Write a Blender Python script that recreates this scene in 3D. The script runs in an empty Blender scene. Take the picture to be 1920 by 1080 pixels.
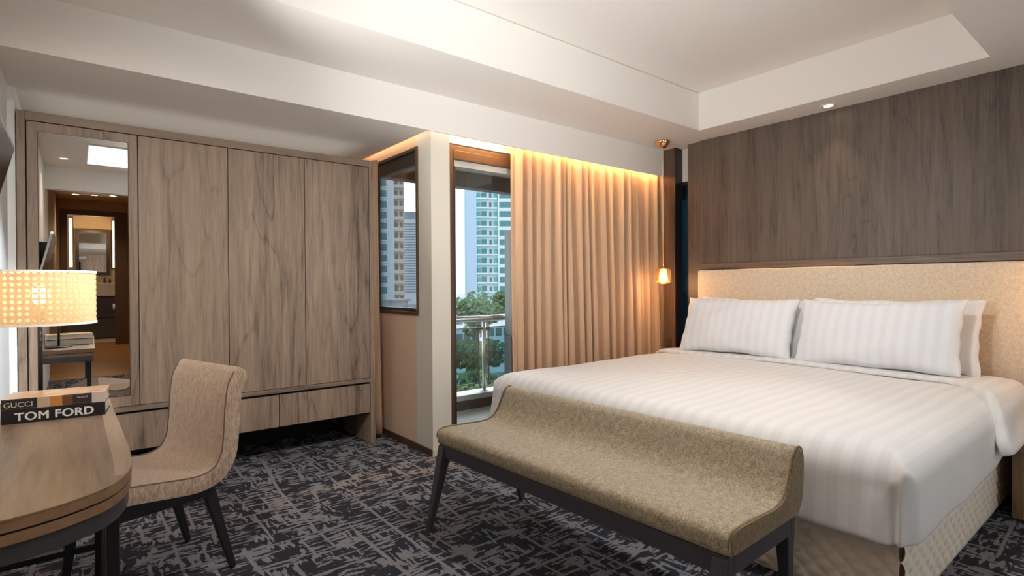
import bpy, bmesh, math, random
from mathutils import Matrix, Vector
R = math.radians
PI = math.pi
random.seed(7)
sc = bpy.context.scene
COL = sc.collection

# ------------------------------------------------------------------ camera
cam_d = bpy.data.cameras.new('camera')
cam_d.sensor_width = 36.0
cam_d.lens = 1017.8 / 1920 * 36.0
cam_d.clip_start = 0.02
cam_d.clip_end = 3000
cam = bpy.data.objects.new('camera', cam_d)
COL.objects.link(cam)
cam.matrix_world = Matrix(((0.7807, 0.00817, -0.62485, 0), (-0.62487, -0.00074, -0.78073, 0),
                           (-0.00684, 0.99997, 0.00453, 1.2), (0, 0, 0, 1)))
sc.camera = cam

# ------------------------------------------------------------------ exposure
sc.view_settings.view_transform = 'Standard'
sc.view_settings.look = 'None'
sc.view_settings.gamma = 1.0
sc.view_settings.exposure = 0.0
sc.view_settings.use_curve_mapping = False
sc.cycles.max_bounces = 10
sc.cycles.diffuse_bounces = 6
sc.cycles.glossy_bounces = 6
sc.cycles.transmission_bounces = 8
sc.cycles.transparent_max_bounces = 16
sc.cycles.sample_clamp_indirect = 4.0
sc.cycles.caustics_reflective = False
sc.cycles.caustics_refractive = False

# ------------------------------------------------------------------ sky
world = bpy.data.worlds.new('sky')
sc.world = world
world.use_nodes = True
wn, wl = world.node_tree.nodes, world.node_tree.links
wbg = wn['Background']
tc = wn.new('ShaderNodeTexCoord')
sep = wn.new('ShaderNodeSeparateXYZ')
ramp = wn.new('ShaderNodeValToRGB')
wl.new(tc.outputs['Generated'], sep.inputs[0])
wl.new(sep.outputs['Z'], ramp.inputs[0])
ramp.color_ramp.elements[0].position = 0.0
ramp.color_ramp.elements[0].color = (0.80, 0.86, 0.88, 1)
ramp.color_ramp.elements[1].position = 0.75
ramp.color_ramp.elements[1].color = (0.62, 0.78, 0.95, 1)
e = ramp.color_ramp.elements.new(0.12)
e.color = (0.97, 0.99, 1.0, 1)
wl.new(ramp.outputs[0], wbg.inputs['Color'])
wbg.inputs['Strength'].default_value = 1.8


# ------------------------------------------------------------------ lights
def lamp(kind, name, loc, energy, color=(1, 1, 1), size=None, size_y=None, rot=None, aim=None, spot=None, blend=0.6, radius=None):
    d = bpy.data.lights.new(name, kind)
    d.energy = energy
    d.color = color
    if kind == 'AREA':
        d.shape = 'RECTANGLE'
        d.size = size
        d.size_y = size_y or size
    if kind == 'SPOT':
        d.spot_size = R(spot)
        d.spot_blend = blend
    if radius is not None and kind in ('SPOT', 'POINT'):
        d.shadow_soft_size = radius
    o = bpy.data.objects.new(name, d)
    COL.objects.link(o)
    o.location = loc
    if rot:
        o.rotation_euler = rot
    if aim:
        o.rotation_euler = (Vector(aim) - Vector(loc)).to_track_quat('-Z', 'Y').to_euler()
    return o


WARM = (1.0, 0.74, 0.48)
AMBER = (1.0, 0.56, 0.22)
SOFT = (1.0, 0.84, 0.68)
# daylight: a soft sun behind the facade (hazy sky beyond the balcony)
sun_d = bpy.data.lights.new('daylight', 'SUN')
sun_d.energy = 9.0
sun_d.angle = R(70)
sun_d.color = (0.86, 0.94, 1.0)
sun = bpy.data.objects.new('daylight', sun_d)
COL.objects.link(sun)
sun.rotation_euler = Vector((-0.72, -0.70, -0.06)).to_track_quat('-Z', 'Y').to_euler()
# added fill spot behind the camera that brightens the ceiling, no fixture
lamp('SPOT', 'rear_fill', (0.90, -0.90, 1.25), 370, (1.0, 0.985, 0.97), aim=(2.35, 1.80, 3.10), spot=88, radius=0.35, blend=1.0)
# added wide fill spot inside the tray over the bed, no fixture modelled
lamp('SPOT', 'tray_fill', (2.26, 1.16, 2.84), 118, (1.0, 0.98, 0.96), aim=(2.5, 1.35, 0), spot=146, radius=0.08, blend=0.7)
# added fill spot over the television to brighten the tray side, no lamp there
lamp('SPOT', 'left_fill', (-0.22, 2.25, 1.62), 205, (1.0, 0.985, 0.96), aim=(4.2, 2.0, 2.95), spot=84, radius=0.01, blend=1.0)
# added fill spots over the aisle for wardrobe, left wall and column, no fixtures
lamp('SPOT', 'wardrobe_fill', (0.0, 1.40, 2.50), 95, (1.0, 0.94, 0.87), aim=(0.40, 3.7, 0.65), spot=80, radius=0.0, blend=1.0)
lamp('SPOT', 'left_wall_fill', (1.0, 1.95, 2.50), 330, (0.90, 0.96, 1.0), aim=(-0.285, 3.25, 0.95), spot=36, radius=0.0, blend=0.6)
lamp('SPOT', 'column_fill', (0.80, 1.50, 2.50), 34, (1.0, 0.90, 0.78), aim=(1.75, 3.8, 0.85), spot=62, radius=0.0, blend=1.0)
lamp('AREA', 'wardrobe_top_strip', (0.75, 4.18, 2.165), 1.0, (1.0, 0.93, 0.84), 1.9, 0.5, rot=(R(180), 0, 0))
# light strips hidden in the curtain slot and above the wardrobe
lamp('AREA', 'curtain_slot_strip', (3.35, 3.325, 2.44), 30, AMBER, 2.35, 0.03, rot=(R(8), 0, 0))
lamp('AREA', 'column_slot_strip', (2.02, 3.318, 2.42), 0.8, SOFT, 0.14, 0.02, rot=(0, 0, 0))
lamp('AREA', 'niche_slot_strip', (1.925, 3.9, 2.42), 3.2, WARM, 0.03, 1.0, rot=(0, 0, 0))
lamp('AREA', 'headboard_strip', (4.515, 2.0, 1.352), 0.35, AMBER, 0.03, 0.9, rot=(0, R(25), 0))


# ------------------------------------------------------------------ helpers
def link(o):
    COL.objects.link(o)
    return o


def tag(o, label=None, cat=None, group=None, kind=None):
    if label: o['label'] = label
    if cat: o['category'] = cat
    if group: o['group'] = group
    if kind: o['kind'] = kind
    return o


def thing(name, label, cat, loc=(0, 0, 0), rotz=0.0, group=None):
    o = bpy.data.objects.new(name, None)
    o.empty_display_size = 0.05
    o.location = loc
    o.rotation_euler = (0, 0, rotz)
    link(o)
    return tag(o, label, cat, group)


def new():
    return bmesh.new()


def obj(name, bm, mat, parent=None, smooth=False, bevel=0, seg=2, world=True, angle=35, subsurf=0):
    """link a bmesh as ONE object; world=True: coordinates are world ones, brought into the parent's space"""
    if parent is not None and world:
        chain, p = [], parent
        while p is not None:
            chain.append(p)
            p = p.parent
        m = Matrix()
        for q in reversed(chain):
            m = m @ (Matrix.Translation(q.location) @ q.rotation_euler.to_matrix().to_4x4())
        bm.transform(m.inverted())
    bmesh.ops.recalc_face_normals(bm, faces=bm.faces)
    me = bpy.data.meshes.new(name)
    bm.to_mesh(me)
    bm.free()
    me.materials.append(mat)
    if smooth:
        for p in me.polygons:
            p.use_smooth = True
    o = link(bpy.data.objects.new(name, me))
    if parent is not None:
        o.parent = parent
    if bevel:
        md = o.modifiers.new('bevel', 'BEVEL')
        md.width = bevel
        md.segments = seg
        md.limit_method = 'ANGLE'
        md.angle_limit = R(angle)
        if smooth:
            md.harden_normals = False
    if subsurf:
        md = o.modifiers.new('sub', 'SUBSURF')
        md.levels = md.render_levels = subsurf
    return o


def box(bm, x0, x1, y0, y1, z0, z1):
    v = [bm.verts.new((x, y, z)) for z in (z0, z1) for x, y in ((x0, y0), (x1, y0), (x1, y1), (x0, y1))]
    for f in ((0, 1, 2, 3), (4, 5, 6, 7), (0, 1, 5, 4), (1, 2, 6, 5), (2, 3, 7, 6), (3, 0, 4, 7)):
        bm.faces.new([v[i] for i in f])
    return bm


def bx(*a):
    return box(new(), *a)


def hexa(bm, a, b):
    """solid between two quads a (4 points) and b (4 points)"""
    v = [bm.verts.new(p) for p in list(a) + list(b)]
    for f in ((0, 1, 2, 3), (4, 5, 6, 7), (0, 1, 5, 4), (1, 2, 6, 5), (2, 3, 7, 6), (3, 0, 4, 7)):
        bm.faces.new([v[i] for i in f])
    return bm


def prism(bm, pts, fn, n=1):
    """closed profile pts, swept: fn(p, k) gives the 3D point of section k in 0..n"""
    rings = [[bm.verts.new(fn(p, k)) for p in pts] for k in range(n + 1)]
    m = len(pts)
    for k in range(n):
        for i in range(m):
            bm.faces.new((rings[k][i], rings[k][(i + 1) % m], rings[k + 1][(i + 1) % m], rings[k + 1][i]))
    bm.faces.new(rings[0])
    bm.faces.new(rings[-1])
    return bm


def lathe(bm, prof, c=(0, 0, 0), n=32, close=True):
    rings = []
    for r, z in prof:
        rings.append([bm.verts.new((c[0] + r * math.cos(2 * PI * i / n), c[1] + r * math.sin(2 * PI * i / n), c[2] + z)) for i in range(n)])
    for a, b in zip(rings, rings[1:]):
        for i in range(n):
            bm.faces.new((a[i], a[(i + 1) % n], b[(i + 1) % n], b[i]))
    if close:
        bm.faces.new(rings[0])
        bm.faces.new(rings[-1])
    return bm


def tube(bm, pts, r, n=10):
    pts = [Vector(p) for p in pts]
    rings = []
    for i, p in enumerate(pts):
        t = (pts[min(i + 1, len(pts) - 1)] - pts[max(i - 1, 0)]).normalized()
        a = t.cross(Vector((0, 0, 1)))
        if a.length < 1e-3:
            a = t.cross(Vector((1, 0, 0)))
        a.normalize()
        b = t.cross(a)
        rr = r[i] if isinstance(r, (list, tuple)) else r
        rings.append([bm.verts.new(p + (a * math.cos(2 * PI * k / n) + b * math.sin(2 * PI * k / n)) * rr) for k in range(n)])
    for a, b in zip(rings, rings[1:]):
        for i in range(n):
            bm.faces.new((a[i], a[(i + 1) % n], b[(i + 1) % n], b[i]))
    bm.faces.new(rings[0])
    bm.faces.new(rings[-1])
    return bm


def spline(pts, n=8, closed=False):
    """Catmull-Rom through 2D/3D points"""
    P = [Vector(p) for p in pts]
    out = []
    m = len(P)
    for i in range(m if closed else m - 1):
        if closed:
            a, b, c, d = P[(i - 1) % m], P[i], P[(i + 1) % m], P[(i + 2) % m]
        else:
            a, b, c, d = P[max(i - 1, 0)], P[i], P[i + 1], P[min(i + 2, m - 1)]
        for k in range(n):
            t = k / n
            out.append(0.5 * ((2 * b) + (c - a) * t + (2 * a - 5 * b + 4 * c - d) * t * t + (3 * b - a - 3 * c + d) * t ** 3))
    if not closed:
        out.append(P[-1])
    return out


def offset2(pts, d):
    """offset an open 2D polyline to its left by d"""
    out = []
    for i, p in enumerate(pts):
        t = (pts[min(i + 1, len(pts) - 1)] - pts[max(i - 1, 0)]).normalized()
        out.append(Vector((p[0] - t[1] * d, p[1] + t[0] * d)))
    return out


def copy_tree(o, parent=None):
    c = o.copy()
    COL.objects.link(c)
    if parent is not None:
        c.parent = parent
    for ch in list(o.children):
        copy_tree(ch, c)
    return c


# ------------------------------------------------------------------ materials
def mat(name, color=(0.8, 0.8, 0.8), rough=0.5, metal=0.0, spec=0.5, **kw):
    m = bpy.data.materials.new(name)
    m.use_nodes = True
    b = m.node_tree.nodes['Principled BSDF']
    b.inputs['Base Color'].default_value = (*color, 1)
    b.inputs['Roughness'].default_value = rough
    b.inputs['Metallic'].default_value = metal
    b.inputs['Specular IOR Level'].default_value = spec
    if 'trans' in kw:
        b.inputs['Transmission Weight'].default_value = kw['trans']
    if 'emit' in kw:
        b.inputs['Emission Color'].default_value = (*kw.get('ecol', color), 1)
        b.inputs['Emission Strength'].default_value = kw['emit']
    if 'sheen' in kw:
        b.inputs['Sheen Weight'].default_value = kw['sheen']
        b.inputs['Sheen Roughness'].default_value = 0.4
    if 'coat' in kw:
        b.inputs['Coat Weight'].default_value = kw['coat']
        b.inputs['Coat Roughness'].default_value = 0.15
    return m


class N:
    """tiny node-graph helper"""
    def __init__(s, m):
        s.m, s.t = m, m.node_tree
        s.b = s.t.nodes['Principled BSDF']

    def n(s, kind, **kw):
        x = s.t.nodes.new(kind)
        for k, v in kw.items():
            setattr(x, k, v)
        return x

    def l(s, a, b):
        s.t.links.new(a, b)

    def coord(s, scale=(1, 1, 1), rot=(0, 0, 0), loc=(0, 0, 0)):
        c = s.n('ShaderNodeTexCoord')
        mp = s.n('ShaderNodeMapping')
        mp.inputs['Scale'].default_value = scale
        mp.inputs['Rotation'].default_value = rot
        mp.inputs['Location'].default_value = loc
        s.l(c.outputs['Object'], mp.inputs[0])
        return mp.outputs[0]

    def noise(s, vec, scale=5, detail=3, rough=0.5, dist=0.0):
        x = s.n('ShaderNodeTexNoise')
        x.inputs['Scale'].default_value = scale
        x.inputs['Detail'].default_value = detail
        x.inputs['Roughness'].default_value = rough
        x.inputs['Distortion'].default_value = dist
        s.l(vec, x.inputs['Vector'])
        return x.outputs['Fac']

    def math(s, op, a, b=None, c=None, clamp=False):
        x = s.n('ShaderNodeMath', operation=op, use_clamp=clamp)
        for i, v in enumerate((a, b, c)):
            if v is None:
                continue
            if isinstance(v, (int, float)):
                x.inputs[i].default_value = v
            else:
                s.l(v, x.inputs[i])
        return x.outputs[0]

    def ramp(s, fac, stops, interp='LINEAR'):
        x = s.n('ShaderNodeValToRGB')
        cr = x.color_ramp
        cr.interpolation = interp
        while len(cr.elements) < len(stops):
            cr.elements.new(0.5)
        for el, (p, c) in zip(cr.elements, stops):
            el.position = p
            el.color = (*c, 1) if len(c) == 3 else c
        s.l(fac, x.inputs[0])
        return x.outputs[0]

    def mix(s, fac, a, b, blend='MIX'):
        x = s.n('ShaderNodeMix', data_type='RGBA', blend_type=blend)
        if isinstance(fac, (int, float)):
            x.inputs[0].default_value = fac
        else:
            s.l(fac, x.inputs[0])
        for i, v in ((6, a), (7, b)):
            if isinstance(v, tuple):
                x.inputs[i].default_value = (*v, 1) if len(v) == 3 else v
            else:
                s.l(v, x.inputs[i])
        return x.outputs[2]

    def bump(s, h, strength=0.2, dist=0.01):
        x = s.n('ShaderNodeBump')
        x.inputs['Strength'].default_value = strength
        x.inputs['Distance'].default_value = dist
        s.l(h, x.inputs['Height'])
        s.l(x.outputs[0], s.b.inputs['Normal'])

    def color(s, c):
        s.l(c, s.b.inputs['Base Color'])


def wood(name, dark, light, axis='Z', across=(1, 1), rough=0.45, seed=0.0, coat=0.0, board=0.16, fig_amt=0.16):
    """veneer with long grain along axis, board strips across"""
    m = mat(name, light, rough, coat=coat)
    g = N(m)
    st = {'X': (0.5, 8, 8), 'Y': (8, 0.5, 8), 'Z': (8, 8, 0.5)}[axis]
    st2 = {'X': (0.35, 3.2, 3.2), 'Y': (3.2, 0.35, 3.2), 'Z': (3.2, 3.2, 0.35)}[axis]
    st3 = {'X': (0.02, 1, 1), 'Y': (1, 0.02, 1), 'Z': (1, 1, 0.02)}[axis]
    c1 = g.coord(st, loc=(seed, seed * 1.7, seed * 0.6))
    c2 = g.coord(st2, loc=(seed * 2.1, seed, seed * 1.3))
    c3 = g.coord(st3, loc=(seed, seed, seed))
    streak = g.noise(c1, 4.5, 6, 0.62, 0.4)
    fine = g.noise(c1, 22, 3, 0.6)
    fig = g.noise(c2, 1.3, 2, 0.5, 0.6)
    rings = g.math('FRACT', g.math('MULTIPLY', fig, 9.0))
    rings = g.math('ABSOLUTE', g.math('SUBTRACT', rings, 0.5))
    rline = g.math('POWER', g.math('MULTIPLY', rings, 2.0), 6.0)
    brd = g.noise(c3, 1.0 / board, 1, 0.5)
    v = g.math('MULTIPLY_ADD', streak, 0.95, g.math('MULTIPLY', fine, 0.35))
    v = g.math('MULTIPLY_ADD', brd, 0.65, v)
    v = g.math('SUBTRACT', v, g.math('MULTIPLY', rline, fig_amt))
    col = g.ramp(v, [(0.50, dark), (0.80, tuple(0.5 * (a + b) for a, b in zip(dark, light))), (1.18, light)])
    # ramp input is clamped at 1, so rescale
    v2 = g.math('MULTIPLY', v, 0.72)
    col = g.ramp(v2, [(0.44, dark), (0.66, tuple(0.45 * a + 0.55 * b for a, b in zip(dark, light))), (0.92, light)])
    g.color(col)
    g.bump(streak, 0.06, 0.004)
    return m


def fabric(name, a, b, scale=260, rough=0.9, bump=0.25, stretch=(1, 1, 1), sheen=0.3):
    m = mat(name, a, rough, spec=0.2, sheen=sheen)
    g = N(m)
    c = g.coord(stretch)
    n1 = g.noise(c, scale, 2, 0.7)
    n2 = g.noise(c, scale * 0.22, 3, 0.6)
    v = g.math('MULTIPLY_ADD', n1, 0.7, g.math('MULTIPLY', n2, 0.3))
    g.color(g.ramp(v, [(0.36, a), (0.64, b)]))
    g.bump(n1, bump, 0.003)
    return m


def satin(name, col, stripe_axis='Y', period=0.078, lo=0.955):
    """white hotel linen with a woven satin stripe"""
    m = mat(name, col, 0.75, spec=0.25, sheen=0.25)
    g = N(m)
    c = g.n('ShaderNodeTexCoord')
    sp = g.n('ShaderNodeSeparateXYZ')
    g.l(c.outputs['Object'], sp.inputs[0])
    w = g.math('SINE', g.math('MULTIPLY', sp.outputs[stripe_axis], 2 * PI / period))
    w = g.math('MULTIPLY_ADD', w, 2.2, 0.5, clamp=True)
    g.color(g.mix(w, tuple(k * lo for k in col), tuple(min(1, k * 1.02) for k in col)))
    r = g.math('MULTIPLY_ADD', w, -0.16, 0.78)
    g.l(r, g.b.inputs['Roughness'])
    n = g.noise(g.coord(), 7, 3, 0.5)
    g.bump(g.math('MULTIPLY_ADD', w, 0.02, g.math('MULTIPLY', n, 0.6)), 0.25, 0.02)
    return m


def paint(name, col, rough=0.6):
    m = mat(name, col, rough, spec=0.3)
    g = N(m)
    n = g.noise(g.coord(), 1.6, 3, 0.6)
    g.color(g.mix(n, tuple(c * 0.985 for c in col), tuple(min(1, c * 1.015) for c in col)))
    return m


def carpet():
    m = mat('carpet', (0.1, 0.1, 0.1), 0.95, spec=0.1)
    g = N(m)
    base = g.coord()
    # woven dashes in two directions
    # wobble the coordinates a little so that edges look tufted
    wob = g.n('ShaderNodeTexNoise')
    wob.inputs['Scale'].default_value = 70
    wob.inputs['Detail'].default_value = 2
    g.l(base, wob.inputs['Vector'])
    off = g.n('ShaderNodeVectorMath', operation='MULTIPLY_ADD')
    g.l(wob.outputs['Color'], off.inputs[0])
    off.inputs[1].default_value = (0.014, 0.014, 0)
    g.l(base, off.inputs[2])
    co = off.outputs[0]

    def stretched(sx, sy, scale, det=1.0, shift=0.0):
        mp = g.n('ShaderNodeMapping')
        mp.inputs['Scale'].default_value = (sx, sy, 1)
        mp.inputs['Location'].default_value = (shift, shift * 2, 0)
        g.l(co, mp.inputs[0])
        return g.noise(mp.outputs[0], scale, det, 0.5)
    dx = stretched(12, 50, 1.0, 1.5, 3.0)
    dy = stretched(50, 12, 1.0, 1.5, 9.0)
    pick = stretched(6, 6, 1.0, 1, 21.0)
    sel = g.math('MULTIPLY_ADD', g.math('SUBTRACT', pick, 0.47), 18.0, 0.5, clamp=True)
    dash = g.math('ADD', g.math('MULTIPLY', dx, sel), g.math('MULTIPLY', dy, g.math('SUBTRACT', 1.0, sel)))
    block = stretched(8.5, 8.5, 1.0, 0, 33.0)
    thr = g.math('MULTIPLY_ADD', g.math('SUBTRACT', block, 0.5), -0.34, 0.468)
    dark = g.math('MULTIPLY_ADD', g.math('SUBTRACT', dash, thr), 30.0, 0.5, clamp=True)
    # pale grid lines of broken length
    spx = g.n('ShaderNodeSeparateXYZ')
    g.l(co, spx.inputs[0])

    def line(axis, along, period, sh):
        w = stretched(*((0.7, 2.6) if axis == 'Y' else (2.6, 0.7)), 1.0, 0, sh)
        p = g.math('FRACT', g.math('ADD', g.math('MULTIPLY', spx.outputs[axis], 1 / period), g.math('MULTIPLY', w, 1.6)))
        a = g.math('ABSOLUTE', g.math('SUBTRACT', p, 0.5))
        brk = stretched(*((3.2, 8) if axis == 'Y' else (8, 3.2)), 1.0, 0, sh + 7)
        on = g.math('MULTIPLY_ADD', g.math('SUBTRACT', brk, 0.47), 30.0, 0.5, clamp=True)
        return g.math('MULTIPLY', on, g.math('MULTIPLY_ADD', g.math('SUBTRACT', 0.062, a), 60.0, 0.5, clamp=True))
    ln = g.math('MAXIMUM', line('Y', 'X', 0.105, 40.0), line('X', 'Y', 0.125, 60.0))
    mask = g.math('MULTIPLY', dark, g.math('SUBTRACT', 1.0, ln))
    pile = g.noise(base, 420, 2, 0.7)
    tone = g.noise(base, 2.2, 2, 0.5)
    pale = g.mix(tone, (0.235, 0.230, 0.250), (0.31, 0.305, 0.325))
    deep = g.mix(tone, (0.026, 0.026, 0.036), (0.045, 0.048, 0.062))
    c = g.mix(mask, pale, deep)
    c = g.mix(g.math('MULTIPLY', pile, 0.35), c, (0.02, 0.02, 0.025))
    g.color(c)
    g.bump(g.math('MULTIPLY_ADD', mask, -0.4, pile), 0.5, 0.006)
    return m


def glass(name, tint=(1, 1, 1), refl=0.08, rough=0.0):
    m = bpy.data.materials.new(name)
    m.use_nodes = True
    t = m.node_tree
    t.nodes.remove(t.nodes['Principled BSDF'])
    out = t.nodes['Material Output']
    tr = t.nodes.new('ShaderNodeBsdfTransparent')
    tr.inputs[0].default_value = (*tint, 1)
    gl = t.nodes.new('ShaderNodeBsdfGlossy')
    gl.inputs['Roughness'].default_value = rough
    gl.inputs['Color'].default_value = (1, 1, 1, 1)
    fr = t.nodes.new('ShaderNodeFresnel')
    fr.inputs['IOR'].default_value = 1.45
    mx = t.nodes.new('ShaderNodeMixShader')
    if refl is None:
        t.links.new(fr.outputs[0], mx.inputs[0])
    else:
        ad = t.nodes.new('ShaderNodeMath')
        ad.operation = 'MULTIPLY_ADD'
        ad.inputs[1].default_value = 0.8
        ad.inputs[2].default_value = refl - 0.04
        ad.use_clamp = True
        t.links.new(fr.outputs[0], ad.inputs[0])
        t.links.new(ad.outputs[0], mx.inputs[0])
    t.links.new(tr.outputs[0], mx.inputs[1])
    t.links.new(gl.outputs[0], mx.inputs[2])
    t.links.new(mx.outputs[0], out.inputs[0])
    return m


M = {}
M['ceil'] = paint('ceiling_paint', (0.83, 0.80, 0.765))
M['wall'] = paint('wall_paint', (0.82, 0.77, 0.69))
M['wall_white'] = paint('wall_white', (0.90, 0.92, 0.93))
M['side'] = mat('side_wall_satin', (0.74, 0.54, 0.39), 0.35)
M['column'] = paint('column_paint', (0.69, 0.65, 0.57))
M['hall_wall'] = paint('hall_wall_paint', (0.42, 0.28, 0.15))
M['base'] = mat('baseboard_dark', (0.07, 0.035, 0.022), 0.5)
M['base_pale'] = mat('baseboard_pale', (0.62, 0.56, 0.47), 0.5)
M['carpet'] = carpet()
M['ward'] = wood('wardrobe_veneer', (0.085, 0.054, 0.038), (0.42, 0.31, 0.23), 'Z', seed=1.0, fig_amt=0.17)
M['ward2'] = wood('wardrobe_veneer_b', (0.085, 0.054, 0.038), (0.42, 0.31, 0.23), 'Z', seed=5.3, fig_amt=0.17)
M['ward3'] = wood('wardrobe_veneer_c', (0.085, 0.054, 0.038), (0.42, 0.31, 0.23), 'Z', seed=9.1, fig_amt=0.17)
M['ward_x'] = wood('wardrobe_rail', (0.12, 0.078, 0.055), (0.34, 0.25, 0.185), 'X', seed=2.0)
M['panel'] = wood('headboard_wall_veneer', (0.045, 0.032, 0.024), (0.150, 0.113, 0.087), 'Z', seed=3.0, rough=0.5)
M['panel_y'] = wood('headboard_wall_rail', (0.055, 0.036, 0.026), (0.19, 0.135, 0.10), 'Y', seed=4.0)
M['post'] = wood('post_veneer', (0.05, 0.026, 0.016), (0.16, 0.092, 0.058), 'Z', seed=6.0, rough=0.35)
M['post_dark'] = mat('post_dark_edge', (0.012, 0.011, 0.013), 0.3)
M['desk'] = wood('desk_veneer', (0.10, 0.062, 0.042), (0.34, 0.24, 0.165), 'Y', seed=8.0, rough=0.38, coat=0.12, fig_amt=0.09)
M['desk_pale'] = wood('desk_pale_edge', (0.34, 0.25, 0.17), (0.50, 0.39, 0.28), 'Y', seed=11.0, rough=0.38, coat=0.1)
M['desk_edge'] = wood('desk_edge_band', (0.13, 0.075, 0.042), (0.32, 0.20, 0.12), 'X', seed=12.0, rough=0.35)
M['hall_floor'] = wood('hall_floorboards', (0.20, 0.075, 0.018), (0.50, 0.24, 0.07), 'X', seed=13.0, rough=0.3)
M['night'] = wood('nightstand_veneer', (0.13, 0.075, 0.04), (0.36, 0.24, 0.14), 'Z', seed=15.0)
M['black_metal'] = mat('black_metal', (0.014, 0.014, 0.016), 0.45, metal=0.3)
M['grey_metal'] = mat('grey_metal', (0.075, 0.08, 0.088), 0.4, metal=0.5)
M['ebony'] = mat('ebony_wood', (0.012, 0.010, 0.013), 0.45)
M['bench_leg'] = mat('bench_stain', (0.052, 0.048, 0.060), 0.45)
M['frame'] = mat('window_frame_dark', (0.035, 0.027, 0.022), 0.4)
M['frame_brown'] = mat('window_frame_brown', (0.085, 0.045, 0.026), 0.4)
M['gap'] = mat('shadow_gap', (0.008, 0.006, 0.005), 0.8)
M['mirror'] = mat('mirror_silver', (0.92, 0.93, 0.93), 0.0, metal=1.0)
M['chair_fab'] = fabric('chair_fabric', (0.27, 0.185, 0.132), (0.56, 0.43, 0.325), 170, stretch=(2.2, 2.2, 0.35))
M['chair_piping'] = mat('chair_piping', (0.13, 0.08, 0.055), 0.8)
M['bench_fab'] = fabric('bench_fabric', (0.20, 0.16, 0.105), (0.52, 0.44, 0.315), 210)
M['bench_side'] = fabric('bench_side_fabric', (0.12, 0.085, 0.045), (0.30, 0.22, 0.125), 210)
M['head_fab'] = fabric('headboard_fabric', (0.56, 0.46, 0.345), (0.82, 0.70, 0.555), 190)
M['linen'] = satin('duvet_linen', (0.78, 0.775, 0.77), 'Y', 0.078)
M['linen_plain'] = mat('sheet_linen', (0.80, 0.78, 0.75), 0.7, spec=0.25, sheen=0.2)
M['pillow_lin'] = satin('pillow_linen', (0.79, 0.81, 0.85), 'Y', 0.07, 0.975)
M['quilt'] = mat('quilted_base_fabric', (0.90, 0.81, 0.67), 0.8, spec=0.2, sheen=0.2)
M['copper'] = mat('polished_copper', (0.90, 0.52, 0.27), 0.08, metal=1.0)
M['brass'] = mat('brushed_brass', (0.80, 0.56, 0.28), 0.25, metal=1.0)
M['cord'] = mat('cream_cord', (0.75, 0.66, 0.52), 0.6)
M['steel'] = mat('stainless_steel', (0.62, 0.62, 0.60), 0.28, metal=1.0)
M['screen'] = mat('tv_screen', (0.004, 0.005, 0.005), 0.22, spec=0.2)
M['tv_bezel'] = mat('tv_bezel', (0.55, 0.56, 0.57), 0.3, metal=0.7)
M['white'] = mat('white_trim', (0.82, 0.82, 0.80), 0.4)
M['glass'] = glass('window_glass', (0.99, 1.0, 1.0), 0.045)
M['rail_glass'] = glass('railing_glass', (0.52, 0.68, 0.70), 0.06)
M['blue_glass'] = glass('tinted_corner_glass', (0.055, 0.10, 0.125), 0.10)
M['amber_glass'] = glass('amber_glass', (1.0, 0.80, 0.50), 0.10)
_t = M['amber_glass'].node_tree
_lw = _t.nodes.new('ShaderNodeLayerWeight')
_lw.inputs['Blend'].default_value = 0.45
_rp = _t.nodes.new('ShaderNodeValToRGB')
_rp.color_ramp.elements[0].color = (1.0, 0.88, 0.66, 1)
_rp.color_ramp.elements[1].color = (0.50, 0.22, 0.05, 1)
_t.links.new(_lw.outputs['Facing'], _rp.inputs[0])
_tl = _t.nodes.new('ShaderNodeBsdfTranslucent')
_tl.inputs[0].default_value = (1.0, 0.62, 0.25, 1)
_mm = _t.nodes.new('ShaderNodeMixShader')
_mm.inputs[0].default_value = 0.22
_last = [n for n in _t.nodes if n.type == 'OUTPUT_MATERIAL'][0].inputs[0]
_src = _last.links[0].from_socket
_t.links.new(_src, _mm.inputs[1])
_t.links.new(_tl.outputs[0], _mm.inputs[2])
_t.links.new(_mm.outputs[0], _last)
_t.links.new(_rp.outputs[0], [n for n in _t.nodes if n.type == 'BSDF_TRANSPARENT'][0].inputs[0])
M['lamp_on'] = mat('lamp_glow', (1, 0.9, 0.75), 0.5, emit=9.0, ecol=(1, 0.82, 0.55))
M['led'] = mat('led_diffuser', (1, 1, 1), 0.5, emit=6.0, ecol=(1, 0.90, 0.76))
M['bulb'] = mat('bulb_glow', (1, 0.8, 0.5), 0.4, emit=28.0, ecol=(1, 0.70, 0.32))
M['opal'] = mat('opal_glow', (1, 0.8, 0.5), 0.4, emit=5.0, ecol=(1, 0.66, 0.30))
M['strip'] = mat('vanity_strip_glow', (1, 0.95, 0.85), 0.4, emit=3.2, ecol=(1, 0.80, 0.55))
M['panel_light'] = mat('ceiling_panel_diffuser', (1, 1, 1), 0.4, emit=0.9, ecol=(0.95, 0.98, 1.0))
M['concrete'] = mat('balcony_tile', (0.50, 0.50, 0.45), 0.5)
M['stone'] = mat('balcony_kerb_top', (0.66, 0.70, 0.70), 0.6)
M['darkstone'] = mat('balcony_kerb_face', (0.045, 0.05, 0.05), 0.6)
M['balc_ceil'] = mat('balcony_soffit', (0.42, 0.42, 0.37), 0.8)
M['balc_box'] = mat('balcony_grey_panel', (0.42, 0.46, 0.47), 0.6)
M['sink'] = mat('vanity_top', (0.55, 0.42, 0.27), 0.3)
M['vanity'] = mat('vanity_front', (0.05, 0.032, 0.022), 0.5)


def mirror_tint():
    return M['mirror']


# ================================================================== SETTING
def struct(name, bm, m, label, cat=None, **kw):
    o = obj(name, bm, m, None, **kw)
    return tag(o, label, cat or name.split('_')[0], kind='structure')


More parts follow.
